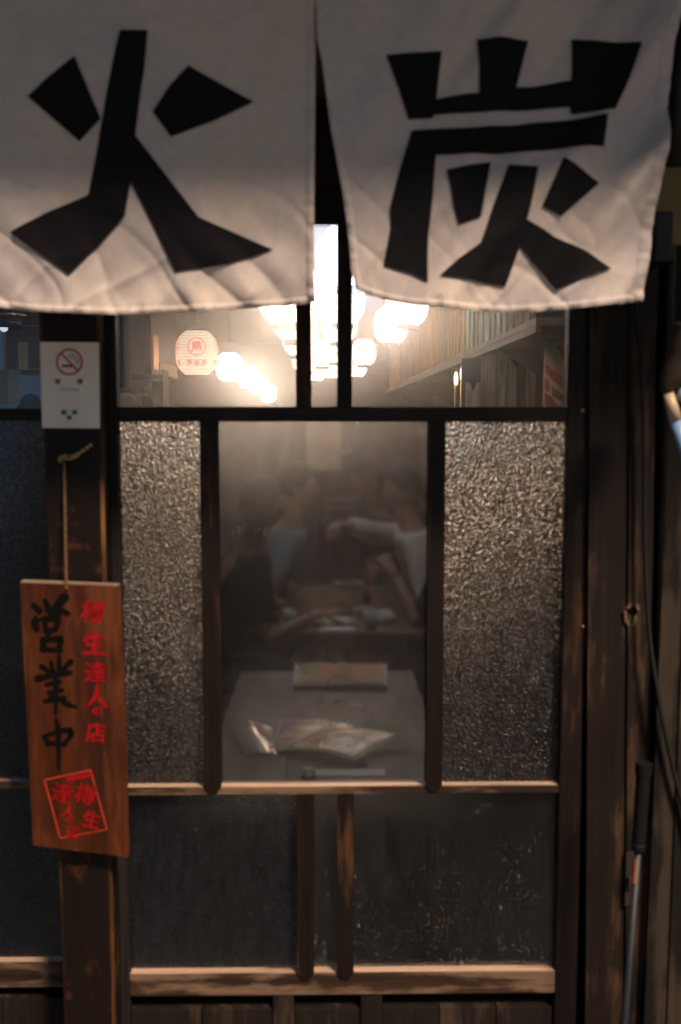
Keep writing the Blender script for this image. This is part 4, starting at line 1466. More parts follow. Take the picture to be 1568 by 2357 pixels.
pplank(1253, 1290, 768, 768, 5.20, M['brown_plank'])
o = MB().box(.74, 1.29, 3.62, 3.64, .02, 1.87).build('shade_sheet', M['navy_shade'])  # dark sheet stands in for the shade under the ledge
single(o, 'navy sheet standing in for the shade under the ledge, behind the plank partition', 'cloth')
# cream cloth with a scooped neck on a peg
a = atd(1072, 880, 5.15); b = atd(1105, 934, 5.15)
cw, ch_ = b.x - a.x, .34
mb = MB(); vs = []; fs = []
nu, nv = 12, 10
for j in range(nv + 1):
    for i in range(nu + 1):
        u, v = i / nu, j / nv
        top = a.z - .045 * max(0, 1 - abs(u - .52) / .24)
        zz = top + (a.z - ch_ - top) * v
        vs.append((a.x + cw * u, a.y - .006 - .008 * math.sin(u * 9 + v * 2) * (.3 + v), zz))
for j in range(nv):
    for i in range(nu):
        fs.append((j * (nu + 1) + i, (j + 1) * (nu + 1) + i, (j + 1) * (nu + 1) + i + 1, j * (nu + 1) + i + 1))
vs2 = [(x, y + .006, z) for x, y, z in vs]
mb.add(vs, fs); mb.add(vs2, [q[::-1] for q in fs])
o = mb.build('hanging_cloth', M['cream_cloth'], smooth=True)
single(o, 'cream cloth with a scooped top hanging left of the planks', 'cloth')
# two slim brass rods with emissive tips left of the cloth
for px, py, d, lab in ((1050, 868, 5.6, 'shorter of the two slim brass rods with glowing tips by the planks'), (1064, 856, 5.7, 'taller of the two slim brass rods with glowing tips by the planks')):
    p = atd(px, py, d)
    t = thing('glow_tip_rod', lab, 'lamp', (p.x, p.y, .01), 'slim brass rods')
    MB().lathe([(.0001, .01), (.09, .01), (.09, .025), (.012, .035)], (p.x, p.y, 0), 18).build('base', M['brass'], t, smooth=True)
    MB().tube([(p.x, p.y, .035), (p.x, p.y, p.z - .03)], .009, 12).build('shaft', M['brass'], t, smooth=True)
    MB().ellip((p.x, p.y, p.z - .012), .013, .013, .045).build('glowing_tip', M['glow_tip'], t, smooth=True)
# curved red and cream poster round a drum
pc = atd(1302, 900, 4.55)
drum = thing('poster_drum', 'drum wrapped in a red and cream poster at the right edge of the transom', 'poster', (pc.x, pc.y, 1.4))
rad = .10
dz0, dz1 = 1.42, atd(1290, 780, 4.55).z
MB().lathe([(rad, dz0 - 1.39), (rad, dz1)], (pc.x, pc.y, 0), 36).build('barrel', M['poster_cream'], drum, smooth=True)
def drum_pt(a, z, o_=.0012): return Vector((pc.x - (rad + o_) * math.cos(a), pc.y - (rad + o_) * math.sin(a), z))
def drum_poly(pts, name, mat):
    mb = MB()
    # pts (angle deg, z) -> fan of fine quads
    bm = bmesh.new()
    f = bm.faces.new([bm.verts.new((x, y * 400, 0)) for x, y in pts])
    bmesh.ops.triangulate(bm, faces=[f])
    x = -20
    while x < 130:
        bmesh.ops.bisect_plane(bm, geom=bm.verts[:] + bm.edges[:] + bm.faces[:], plane_co=(x, 0, 0), plane_no=(1, 0, 0)); x += 8
    bm.verts.ensure_lookup_table()
    mb.add([drum_pt(R(v.co.x), v.co.y / 400) for v in bm.verts], [[v.index for v in f_.verts] for f_ in bm.faces])
    bm.free()
    return mb.build(name, mat, drum, smooth=True)
for pts in ([(10, 1.80), (60, 1.74), (90, 1.70), (90, 1.64), (55, 1.70), (12, 1.755)], [(8, 1.735), (30, 1.715), (32, 1.66), (10, 1.68)], [(40, 1.69), (88, 1.63), (88, 1.60), (42, 1.645)],
            [(10, 1.665), (36, 1.645), (60, 1.60), (90, 1.585), (90, 1.55), (50, 1.565), (12, 1.61)], [(14, 1.595), (40, 1.555), (80, 1.54), (80, 1.50), (36, 1.51), (12, 1.54)], [(50, 1.87), (90, 1.85), (90, 1.78), (70, 1.80)]):
    drum_poly(pts, 'red_lettering', M['poster_red'])

# ------------------------------------------------------------------ left part of the room: cabinet, label, kitchen wall, lamp
o = struct('kitchen_wall', MB().box(-2.69, -1.2, 5.0, 5.05, .02, 2.4), M['blue_wall'])
def dbox(px0, px1, py0, py1, d, depth, name, mat, parent=None, bevel=.002):
    a, b = atd(px0, py0, d), atd(px1, py1, d)
    y = d - 1.83
    return MB().box(a.x, b.x, y, y + depth, b.z, a.z).build(name, mat, parent, bevel=bevel)
CD = 5.6
cab = thing('wall_cabinet', 'dark lacquered wall cabinet seen through the left transom pane', 'cabinet', atd(60, 860, CD))
dbox(5, 210, 700, 858, CD, .35, 'body', M['lacquer'], cab)
dbox(6, 15, 700, 866, CD - .012, .0115, 'corner_strip', M['frame_wood'], cab)
dbox(28, 96, 742, 858, CD - .02, .019, 'door', M['lacquer'], cab)
for (x0, x1, y0_, y1_) in ((34, 38, 748, 852), (92, 96, 748, 852), (38, 92, 748, 752), (38, 92, 848, 852)):
    dbox(x0, x1, y0_, y1_, CD - .026, .0055, 'moulding', M['frame_wood'], cab, .0005)
lb = dbox(41, 65, 787, 851, CD - .029, .003, 'paper_label', M['kraft'], None, 0)
single(lb, 'cream card label with tiny upright print on the cabinet door', 'label')
lb['_o'] = (0, 0, 0)
for (px, s_) in ((47, '禁煙席'), (56, '御案内')):
    pass
for k in range(9):
    a = dbox(49 + (k % 2) * 6, 51 + (k % 2) * 6, 796 + k * 4, 799 + k * 4, CD - .0305, .001, 'print_mark', M['p_black'], lb, 0)
gb = thing('storage_box', 'dark teal box standing below the cabinet at the far left', 'box', atd(8, 930, 5.3))
dbox(-60, 19, 858, 930, 5.3, .2, 'body', M['grey_plastic'], gb)
dbox(-64, 21, 850, 858, 5.29, .22, 'lid', M['grey_plastic'], gb)
# enamel lamp with brass rim
pc_ = atd(8, 731, 5.0)
pn = thing('pendant_lamp', 'black enamel pendant lamp with brass rim at the far left', 'lamp', (pc_.x, pc_.y, pc_.z))
MB().lathe([(.02, .10), (.05, .09), (.085, .05), (.10, .0), (.094, .0)], (pc_.x, pc_.y, pc_.z - .055), 24).build('shade', M['lamp_black'], pn, smooth=True)
MB().lathe([(.10, .02), (.115, .018), (.115, .0), (.10, -.002)], (pc_.x, pc_.y, pc_.z + .0), 24).build('rim', M['brass'], pn, smooth=True)
MB().ellip((pc_.x, pc_.y, pc_.z - .05), .02, .02, .02).build('bulb', emitter('lit_bulb', (.8, .9, 1.0), 1.2), pn, smooth=True)
MB().tube([(pc_.x, pc_.y, pc_.z + .05), (pc_.x, pc_.y, 2.8)], .004, 6).build('cord', M['cable'], pn)
# fluorescent tube of the kitchen
ft = thing('tube_light', 'cold fluorescent tube light on the kitchen ceiling', 'lamp', (-2.2, 2.2, 2.7))
MB().box(-2.24, -2.16, 1.5, 3.0, 2.74, 2.80).build('housing', M['white_glaze'], ft, bevel=.003)
MB().box(-2.168, -2.16, 1.5, 3.0, 2.62, 2.7395).build('light_baffle', M['white_glaze'], ft, bevel=.002)  # added skirt that blocks the tube from the dining side
MB().tube([(-2.2, 1.52, 2.715), (-2.2, 2.98, 2.715)], .016, 10).build('tube', emitter('lit_cold_tube', (.62, .84, 1.0), 130.0), ft, smooth=True)

ft = thing('tube_light', 'cold fluorescent tube light across the ceiling above the lanterns', 'lamp', (.1, 4.3, 2.7))
MB().box(-.75, .95, 4.26, 4.34, 2.745, 2.80).build('housing', M['white_glaze'], ft, bevel=.003)
MB().tube([(-.73, 4.3, 2.722), (.93, 4.3, 2.722)], .016, 10).build('tube', emitter('lit_cold_tube', (.62, .82, 1.0), 18.0), ft, smooth=True)

# pale paper strip just inside the door
o = MB().box(at(279, 800, .10).x, at(300, 800, .10).x, .10, .104, Z(893, .10), 2.12).build('paper_strip', M['pale_strip'])
single(o, 'pale paper strip hanging inside behind the left stile', 'paper')
# gold picture on a side partition
gp = thing('gold_picture', 'gold foil picture on a dark board left of the biggest lantern', 'picture', (-1.0, 4.4, 1.8))
def gx(px): return 1.0 / ((751 - px) / FPX) - 1.83          # y where the plane x = -1 shows at px
y1_, y2_, y3_ = gx(357), gx(369), gx(411)
MB().box(-1.04, -1.0, y1_ - .05, y3_ + .02, 1.80, 2.5).build('backboard', M['lacquer'], gp)
za = lambda py, y: EYE.z + (960 - py) / FPX * (y + 1.83)
MB().prism([(-.999, y1_, za(850, y1_)), (-.999, y2_, za(852, y2_)), (-.999, y2_, za(778, y2_)), (-.999, y1_, za(773, y1_))], (.004, 0, 0)).build('foil_strip', M['gold'], gp)
MB().prism([(-.999, y2_ + .03, za(856, y2_)), (-.999, y3_, za(874, y3_)), (-.999, y3_, za(846, y3_)), (-.999, y2_ + .03, za(834, y2_))], (.006, 0, 0)).build('gold_sheet', M['goldpaper'], gp)
# sideboard with foil tray, cushion and small wooden frame
sb = thing('sideboard', 'dark sideboard with a pale front edge below the gold picture', 'sideboard', (-1.1, 2.9, 0))
sz = atd(330, 938, 4.8).z
MB().box(-1.35, -.72, 2.97, 3.5, .02, sz - .02).build('body', M['lacquer'], sb, bevel=.004)
MB().box(-1.37, -.70, 2.95, 3.52, sz - .0195, sz).build('top', M['lacquer'], sb, bevel=.003)
sh = thing('plate_shelf', 'thin shelf with a pale edge above the foil tray at left', 'shelf', atd(330, 866, 5.4))
dbox(296, 372, 861, 864, 5.4, .25, 'upper_board', M['ledge'], sh, .001)
dbox(296, 366, 868, 872, 5.4, .25, 'lower_board', M['ledge'], sh, .001)
dbox(372, 376, 850, 940, 5.4, .2, 'end_panel', M['lacquer'], sh, .001)
fo = thing('foil_tray', 'crinkled silver teal foil tray on the sideboard beside the frame', 'tray', atd(300, 907, 5.25))
a = atd(280, 908, 5.3); b = atd(352, 886, 5.3)
mb = MB(); vs, fs = [], []
nu, nv = 26, 10
for j in range(nv + 1):
    for i in range(nu + 1):
        u, v = i / nu, j / nv
        vs.append((a.x + (b.x - a.x) * u, a.y - .05 * math.sin(v * 1.6) + .02 * noise.noise(Vector((u * 7, v * 5, 2))), a.z + (b.z - a.z) * v * (1.1 - .55 * u) + .008 * noise.noise(Vector((u * 9, v * 4, 8)))))
for j in range(nv):
    for i in range(nu):
        fs.append((j * (nu + 1) + i, j * (nu + 1) + i + 1, (j + 1) * (nu + 1) + i + 1, (j + 1) * (nu + 1) + i))
mb.add(vs, fs); mb.add([(x, y + .015, z - .004) for x, y, z in vs], [q[::-1] for q in fs])
mb.build('tray_body', M['foil'], fo)
cu = thing('cushion', 'rounded beige cushion leaning on the frame at lower left of the transom', 'cushion', atd(300, 938, 4.8))
p = atd(293, 936, 4.8)
MB().ellip((p.x, p.y, p.z - .01), .058, .04, .075, 20, 14).build('pad', M['cushion'], cu, smooth=True)
pfm = thing('picture_frame', 'small honey coloured wooden frame leaning beside the beige cushion', 'picture frame', atd(340, 938, 4.75))
def fr_bar(x0, x1, y0_, y1_, sl=10):
    d = 4.75
    pts = [atd(x0 - sl * 0, y0_, d), atd(x1, y0_, d), atd(x1 + sl, y1_, d), atd(x0 + sl, y1_, d)]
    return MB().prism([(q.x, q.y, q.z) for q in pts][::-1], (0, .02, 0)).build('frame_bar', M['frame_wood'], pfm, bevel=.002)
fr_bar(311, 318, 905, 945, 9); fr_bar(347, 354, 908, 945, 11)
fr_bar(318.5, 346.5, 906, 911, 1)
MB().prism([atd(320, 912, 4.77), atd(347, 912, 4.77), atd(357, 945, 4.77), atd(329, 945, 4.77)][::-1], (0, .008, 0)).build('picture', M['lacquer'], pfm)

# ------------------------------------------------------------------ screen at the back of the dining area
bs = thing('back_screen', 'brown boarded screen behind the diners with a paper sheet in front', 'screen', (0, 5.4, 0))
for i in range(16):
    x = -1.0 + i * .115
    MB().box(x, x + .112, 5.40 + (i % 2) * .004, 5.43, .012, 1.548).build('board', M['screen'], bs, bevel=.002)
MB().box(-1.02, .86, 5.38, 5.45, 1.5485, 1.585).build('cap_rail', M['lacquer'], bs, bevel=.003)
o = dbox(709, 783, 966, 1071, 7.1, .003, 'paper_sheet', M['cream_cloth'], None, 0)
single(o, 'blank tan paper sheet pinned to the screen behind the diners', 'paper')
shf = thing('dish_shelf', 'low dish shelf against the screen between the two groups of diners', 'shelf', (.12, 5.2, 0))
for k, py in enumerate((1130, 1150, 1172)):
    dbox(742, 852, py, py + 6, 6.95, .12, 'shelf_board', M['ledge'], shf, .001)
dbox(739, 742, 1108, 1250, 6.95, .12, 'side', M['lacquer'], shf, .001)
dbox(852, 855, 1108, 1250, 6.95, .12, 'side', M['lacquer'], shf, .001)
cu_ = MB().lathe([(.11, .4), (.11, 1.42), (.10, 1.46), (.0001, 1.47)], (.62, 5.2, 0), 20).build('wooden_pillar', M['screen'], smooth=True)
single(cu_, 'round wooden pillar behind the man in the white shirt', 'pillar')

# ------------------------------------------------------------------ tables
def table(x0, x1, y0, y1, z, label):
    t = thing('dining_table', label, 'table', ((x0 + x1) / 2, (y0 + y1) / 2, .01))
    n = 3
    w = (x1 - x0) / n
    for i in range(n):
        MB().box(x0 + i * w + .0004, x0 + (i + 1) * w - .0004, y0, y1, z - .028, z).build('top_board', M['table'], t, bevel=.0012)
    MB().box(x0 + .04, x1 - .04, y0 + .05, y0 + .07, z - .10, z - .0285).build('apron', M['table_leg'], t)
    MB().box(x0 + .04, x1 - .04, y1 - .07, y1 - .05, z - .10, z - .0285).build('apron', M['table_leg'], t)
    for xx in (x0 + .03, x1 - .08):
        for yy in (y0 + .05, y1 - .10):
            MB().box(xx, xx + .05, yy + .001, yy + .049, .012, z - .0287).build('leg', M['table_leg'], t, bevel=.003)
    return t


TZ = .70
table(-.29, .29, .42, 1.67, TZ, 'bare wooden table behind the clear pane with menus on it')
table(-.20, .35, 2.34, 3.62, TZ, 'second wooden table crowded with dishes between the diners')

# menus on the near table
def leaf_menu(name, corners, lift, mat_face, mat_edge, label, bend=0.0, thick=.004, border=.06, up=0.0):
    """laminated sheet lying on the table; corners are picture points on the table top, in order"""
    P4 = []
    for (px, py), h in zip(corners, lift):
        r_ = ROT @ Vector(((px - 784) / FPX, -(py - 1178.5) / FPX, -1))
        t = (TZ + .002 + h - EYE.z) / r_.z
        P4.append(EYE + r_ * t)
    c = sum(P4, Vector()) / 4
    t = thing(name, label, 'menu', (c.x, c.y, TZ), 'laminated menus on the near table')
    def grid(u0, u1, v0, v1, off, nm, mat, nu=14, nv=10):
        vs, fs = [], []
        for j in range(nv + 1):
            for i in range(nu + 1):
                u, v = u0 + (u1 - u0) * i / nu, v0 + (v1 - v0) * j / nv
                p = (P4[0].lerp(P4[1], u)).lerp(P4[3].lerp(P4[2], u), v)
                p = p + Vector((0, 0, bend * math.sin(u * math.pi) + .3 * bend * math.sin(v * 2.5) + off))
                vs.append(p)
        for j in range(nv):
            for i in range(nu):
                fs.append((j * (nu + 1) + i, j * (nu + 1) + i + 1, (j + 1) * (nu + 1) + i + 1, (j + 1) * (nu + 1) + i))
        mb = MB()
        n = (vs[1] - vs[0]).cross(vs[nu + 1] - vs[0])
        if n.z < 0: fs = [q[::-1] for q in fs]
        mb.add(vs, fs)
        mb.add([v - Vector((0, 0, thick if nm == 'sheet' else .0006)) for v in vs], [q[::-1] for q in fs])
        return mb.build(nm, mat, t, smooth=True)
    grid(0, 1, 0, 1, thick, 'sheet', mat_edge)
    grid(border, 1 - border, border, 1 - border, thick + .0012, 'print', mat_face)
    return t


leaf_menu('menu', [(683, 1503), (882, 1503), (884, 1550), (679, 1550)], [.035, .035, .004, .004], M['menu_a'], M['menu_grey'], 'long amber menu stack lying across the far end of the near table', .002, .012, .03)
leaf_menu('menu', [(648, 1628), (812, 1640), (780, 1712), (628, 1703)], [.006, .008, .0, .0], M['menu_b'], M['menu_grey'], 'dark food photo menu in the middle of the pile near the window', .008, .003, .05)
leaf_menu('menu', [(742, 1650), (924, 1664), (815, 1728), (655, 1700)], [.016, .022, .010, .006], M['menu_c'], M['menu_edge'], 'pale food photo menu with olive border on top of the pile', .010, .003, .07)
leaf_menu('menu', [(530, 1622), (640, 1648), (640, 1708), (572, 1716)], [.022, .0, .0, .0], M['film'], M['film'], 'clear plastic menu sleeve curling up at the left of the pile', .006, .002, .05)
# sauce jar and tray near the glass
def ontable(px, py, h=0.0):
    r_ = ROT @ Vector(((px - 784) / FPX, -(py - 1178.5) / FPX, -1))
    return EYE + r_ * ((TZ + h - EYE.z) / r_.z)
jp = ontable(711, 1786)
jar = thing('sauce_jar', 'small dark sauce jar with a grey cap near the sill', 'jar', (jp.x, .465, TZ))
jx, jy = jp.x, .465
MB().lathe([(.0001, .001), (.016, .001), (.017, .004), (.017, .022), (.014, .026)], (jx, jy, TZ), 18).build('body', M['soy'], jar, smooth=True)
MB().lathe([(.0165, .0262), (.0165, .040), (.0145, .042), (.0001, .042)], (jx, jy, TZ), 18).build('cap', M['grey_cap'], jar, smooth=True)
q = MB().box(-.05, .14, .535, .585, TZ + .0005, TZ + .0022).build('paper_slip', M['tray'], bevel=.0005)
single(q, 'pale paper slip lying flat behind the sauce jar by the sill', 'paper')

# dishes on the far table
def dish(px, py, r_, mat, label, cat='plate', h=.02, food=None):
    p = ontable(px, py)
    t = thing('plate', label, cat, (p.x, p.y, TZ))
    MB().lathe([(.0001, .004), (r_ * .55, .003), (r_ * .6, .001), (r_ * .66, .001), (r_, h), (r_ * .97, h + .002), (r_ * .62, .008), (.0001, .007)], (p.x, p.y, TZ), 24).build('dish', mat, t, smooth=True)
    if food:
        mb = MB()
        for i in range(16):
            a, q = rnd.uniform(0, 6.28), rnd.uniform(0, r_ * .55)
            mb.ellip((p.x + q * math.cos(a), p.y + q * math.sin(a), TZ + .014 + rnd.uniform(0, .012)), rnd.uniform(.010, .02), rnd.uniform(.008, .014), rnd.uniform(.006, .012), 7, 5)
        o = mb.build('food', food, t, smooth=True); o['kind'] = 'stuff'
    return t
dish(768, 1403, .10, M['plate'], 'grey oval plate at the near edge of the second table')
dish(820, 1382, .085, M['white_glaze'], 'plate of green salad on the second table', food=M['green_food'])
dish(752, 1385, .07, M['white_glaze'], 'plate of grilled skewers on the second table', food=M['brown_food'])
dish(800, 1318, .08, M['white_glaze'], 'far plate of grilled bites between the hands', food=M['brown_food'])
p = ontable(775, 1424)
o = MB().box(p.x - .07, p.x + .07, p.y - .02, p.y + .06, TZ + .001, TZ + .018).build('white_case', M['tissue'], bevel=.003)
single(o, 'flat white case at the near edge of the second table', 'case')
p = ontable(868, 1398)
mb = MB()
for i in range(7):
    a = i * .9
    mb.ellip((p.x + .03 * math.cos(a), p.y + .025 * math.sin(a), TZ + .022 + .012 * math.sin(i * 2.1)), .034, .022, .018, 8, 6)
o = mb.build('paper_napkin', M['tissue'])
single(o, 'crumpled white paper napkin right of the salad plate', 'napkin')
p = ontable(838, 1352)
cupt = thing('cup', 'small red cup standing on the second table', 'cup', (p.x, p.y, TZ))
MB().lathe([(.0001, .001), (.022, .001), (.027, .075), (.025, .075), (.020, .006), (.0001, .006)], (p.x, p.y, TZ), 18).build('body', M['red_cup'], cupt, smooth=True)
for px, py, lab in ((672, 1408, 'small glass at the left edge of the second table'), (845, 1412, 'small glass at the right edge of the second table')):
    p = ontable(px, py)
    o = MB().lathe([(.0001, .001), (.024, .001), (.029, .07), (.027, .07), (.022, .008), (.0001, .008)], (p.x, p.y, TZ), 18).build('drinking_glass', M['white_glaze'], smooth=True)
    single(o, lab, 'glass')


# benches for the diners
def bench(x0, x1, y0, y1, label):
    t = thing('bench', label, 'bench', ((x0 + x1) / 2, (y0 + y1) / 2, .01))
    MB().box(x0, x1, y0, y1, .42, .455).build('seat', M['table_leg'], t, bevel=.004)
    for yy in (y0 + .08, y1 - .14):
        for xx in (x0 + .02, x1 - .07):
            MB().box(xx, xx + .05, yy, yy + .05, .012, .4195).build('leg', M['table_leg'], t, bevel=.003)
bench(-.72, -.38, 2.25, 3.95, 'dark wooden bench under the diners on the left')
bench(.50, .84, 2.25, 4.4, 'dark wooden bench under the diners on the right')


# ------------------------------------------------------------------ people
def skin_mesh(verts, edges, radii, root=0, sub=2):
    me = bpy.data.meshes.new('limbs')
    me.from_pydata([tuple(v) for v in verts], edges, [])
    ob = bpy.data.objects.new('limbs', me)
    COL.objects.link(ob)
    ob.modifiers.new('skin', 'SKIN').use_smooth_shade = True
    for i, sv in enumerate(me.skin_vertices[0].data):
        r_ = radii[i]
        sv.radius = r_ if hasattr(r_, '__len__') else (r_, r_)
        sv.use_root = (i == root)
    if sub:
        m_ = ob.modifiers.new('sub', 'SUBSURF'); m_.levels = sub; m_.render_levels = sub
    dg = bpy.context.evaluated_depsgraph_get()
    out = bpy.data.meshes.new_from_object(ob.evaluated_get(dg))
    vs = [v.co.copy() for v in out.vertices]
    fs = [tuple(p.vertices) for p in out.polygons]
    bpy.data.objects.remove(ob); bpy.data.meshes.remove(me); bpy.data.meshes.remove(out)
    return vs, fs


def ik(a, b, l1, l2, pole):
    a, b, pole = Vector(a), Vector(b), Vector(pole)
    d = b - a
    L_ = min(d.length, (l1 + l2) * .999)
    dn = d.normalized()
    b = a + dn * L_
    x = (l1 * l1 - l2 * l2 + L_ * L_) / (2 * L_)
    h = math.sqrt(max(0, l1 * l1 - x * x))
    pn = (pole - dn * pole.dot(dn)).normalized()
    return a + dn * x + pn * h, b


def make_head(c, rot, skin, hairm, parent, long_hair=False):
    """head facing local +X, upright +Z; returns body geometry and builds eyes, lips and hair as children"""
    nu, nv = 30, 22
    vs, fs = [], []
    for j in range(nv + 1):
        t = math.pi * j / nv
        for i in range(nu):
            a = 2 * math.pi * i / nu
            x, y, z = math.sin(t) * math.cos(a), math.sin(t) * math.sin(a), math.cos(t)
            rx, ry, rz = .098, .076, .118
            k = 1.0
            if z < 0:
                k = 1 - .30 * z * z * (1 if x < .2 else .55)
            p = Vector((x * rx * k, y * ry * (1 - .34 * max(0, -z) ** 1.5), z * rz))
            if x > 0:
                p.x -= .012 * max(0, z) * x
                nose = math.exp(-((y / .16) ** 2)) * math.exp(-(((z + .12) / .18) ** 2)) * (x > .3)
                p.x += .026 * nose
                bridge = math.exp(-((y / .14) ** 2)) * math.exp(-(((z - .12) / .18) ** 2)) * (x > .3)
                p.x += .008 * bridge
                for sy in (-1, 1):
                    p.x -= .010 * math.exp(-(((y - sy * .40) / .16) ** 2)) * math.exp(-(((z - .06) / .12) ** 2))
                p.x += .006 * math.exp(-((y / .5) ** 2)) * math.exp(-(((z - .26) / .10) ** 2))
                p.x += .010 * math.exp(-((y / .3) ** 2)) * math.exp(-(((z + .82) / .16) ** 2))
                p.x += .006 * math.exp(-((y / .3) ** 2)) * math.exp(-(((z + .47) / .08) ** 2))
            vs.append(p)
    for j in range(nv):
        for i in range(nu):
            i2 = (i + 1) % nu
            fs.append((j * nu + i, (j + 1) * nu + i, (j + 1) * nu + i2, j * nu + i2))
    hd = MB(); hd.add(vs, fs)
    for sy in (-1, 1):
        e_ = MB().ellip((0, 0, 0), .020, .008, .032, 10, 8)
        hd.add([(v.x - .006, sy * (.074) + v.y + sy * .3 * abs(v.x + .006) * .2, v.z - .006) for v in e_.v], e_.f)
    T = Matrix.Translation(c) @ rot.to_4x4() @ Matrix.Scale(.92, 4)
    geo = ([T @ v for v in hd.v], hd.f)
    for sy in (-1, 1):
        q = MB().ellip((.083, sy * .030, .008), .011, .013, .010, 10, 7); q.v = [T @ v for v in q.v]
        e0 = q.build('eye', M['eye_w'], parent, smooth=True)
        q = MB().ellip((.0915, sy * .030, .008), .004, .0062, .0062, 8, 6); q.v = [T @ v for v in q.v]
        L_ = q.build('iris', M['eye_d'], parent, smooth=True)
        q = MB().tube([Vector((.088, sy * .014, .030)), Vector((.094, sy * .030, .035)), Vector((.080, sy * .050, .030))], [.003, .004, .002], 6); q.v = [T @ v for v in q.v]
        q.build('eyebrow', hairm, parent, smooth=True)
    q = MB().tube([Vector((.080, -.024, -.056)), Vector((.094, -.008, -.053)), Vector((.094, .008, -.053)), Vector((.080, .024, -.056))], [.003, .006, .006, .003], 7); q.v = [T @ v for v in q.v]
    q.build('mouth', M['lip'], parent, smooth=True)
    # hair
    vs, fs = [], []
    nu, nv = 40, 20
    for j in range(nv + 1):
        for i in range(nu):
            a = 2 * math.pi * i / nu
            front = max(0.0, math.cos(a))
            tmax = R(118) - R(60) * front ** .8
            tmax += R(13) * noise.noise(Vector((math.cos(a) * 2.5, math.sin(a) * 2.5, c.x * 3 + 1))) + R(5) * noise.noise(Vector((math.cos(a) * 9, math.sin(a) * 9, c.y * 3)))
            if long_hair: tmax = R(150) - R(92) * front ** .8
            t = tmax * j / nv
            x, y, z = math.sin(t) * math.cos(a), math.sin(t) * math.sin(a), math.cos(t)
            nz_ = .5 + .5 * noise.noise(Vector((x * 6, y * 6, z * 6 + c.x * 9)))
            fringe = noise.noise(Vector((x * 18, y * 18, z * 5 + c.y * 5)))
            k = 1.05 + .09 * nz_ + .06 * fringe - .09 * (j / nv) ** 4
            vs.append(Vector((x * .098 * k - .004, y * .079 * k, z * .118 * k + .006)))
    for j in range(nv):
        for i in range(nu):
            i2 = (i + 1) % nu
            fs.append((j * nu + i, (j + 1) * nu + i, (j + 1) * nu + i2, j * nu + i2))
    q = MB(); q.add([T @ v for v in vs], fs)
    q.add([T @ (v * .93) for v in vs], [f[::-1] for f in fs])
    q.build('hair', hairm, parent, smooth=True)
    return geo


def hand_geo(wrist, fwd, palm_n, curl=.5, side=1):
    """palm with four unequal curled fingers and a thumb leaving its side"""
    f = fwd.normalized(); n = (palm_n - f * palm_n.dot(f)).normalized(); s = f.cross(n) * side
    out_v, out_f = [], []
    def put(vs, fs):
        k = len(out_v)
        out_v.extend(vs); out_f.extend([tuple(i + k for i in q) for q in fs])
    vs, fs = skin_mesh([wrist - f * .02, wrist + f * .02, wrist + f * .055, wrist + f * .088], [(0, 1), (1, 2), (2, 3)], [(.024, .018), (.030, .017), (.038, .015), (.036, .013)], 0, 2)
    put(vs, fs)
    for k, (o_, ln) in enumerate(((.028, .072), (.010, .080), (-.009, .075), (-.027, .060))):
        b = wrist + f * .075 + s * o_
        pts = [b]
        d = f.copy()
        for q, fr in enumerate((.25, .40, .32, .28)):
            ang = curl * (0.0, .8, 1.1, .8)[q]
            d = (d * math.cos(ang) + n * math.sin(ang)).normalized()
            # keep bending in the same sense
            pts.append(pts[-1] + d * ln * fr)
            nn = (n * math.cos(ang) - f * math.sin(ang))
        vs, fs = skin_mesh(pts, [(i, i + 1) for i in range(len(pts) - 1)], [.0095, .0095, .0088, .0082, .0065], 0, 1)
        put(vs, fs)
    b = wrist + f * .028 + s * .026
    pts = [b, b + (s * .75 + f * .65).normalized() * .028, b + (s * .75 + f * .65).normalized() * .028 + (s * .25 + f * .85 + n * .4).normalized() * .032, b + (s * .75 + f * .65).normalized() * .028 + (s * .25 + f * .85 + n * .4).normalized() * .032 + (f * .8 + n * .5 - s * .1).normalized() * .024]
    vs, fs = skin_mesh(pts, [(0, 1), (1, 2), (2, 3)], [.013, .011, .0095, .0072], 0, 1)
    put(vs, fs)
    return out_v, out_f


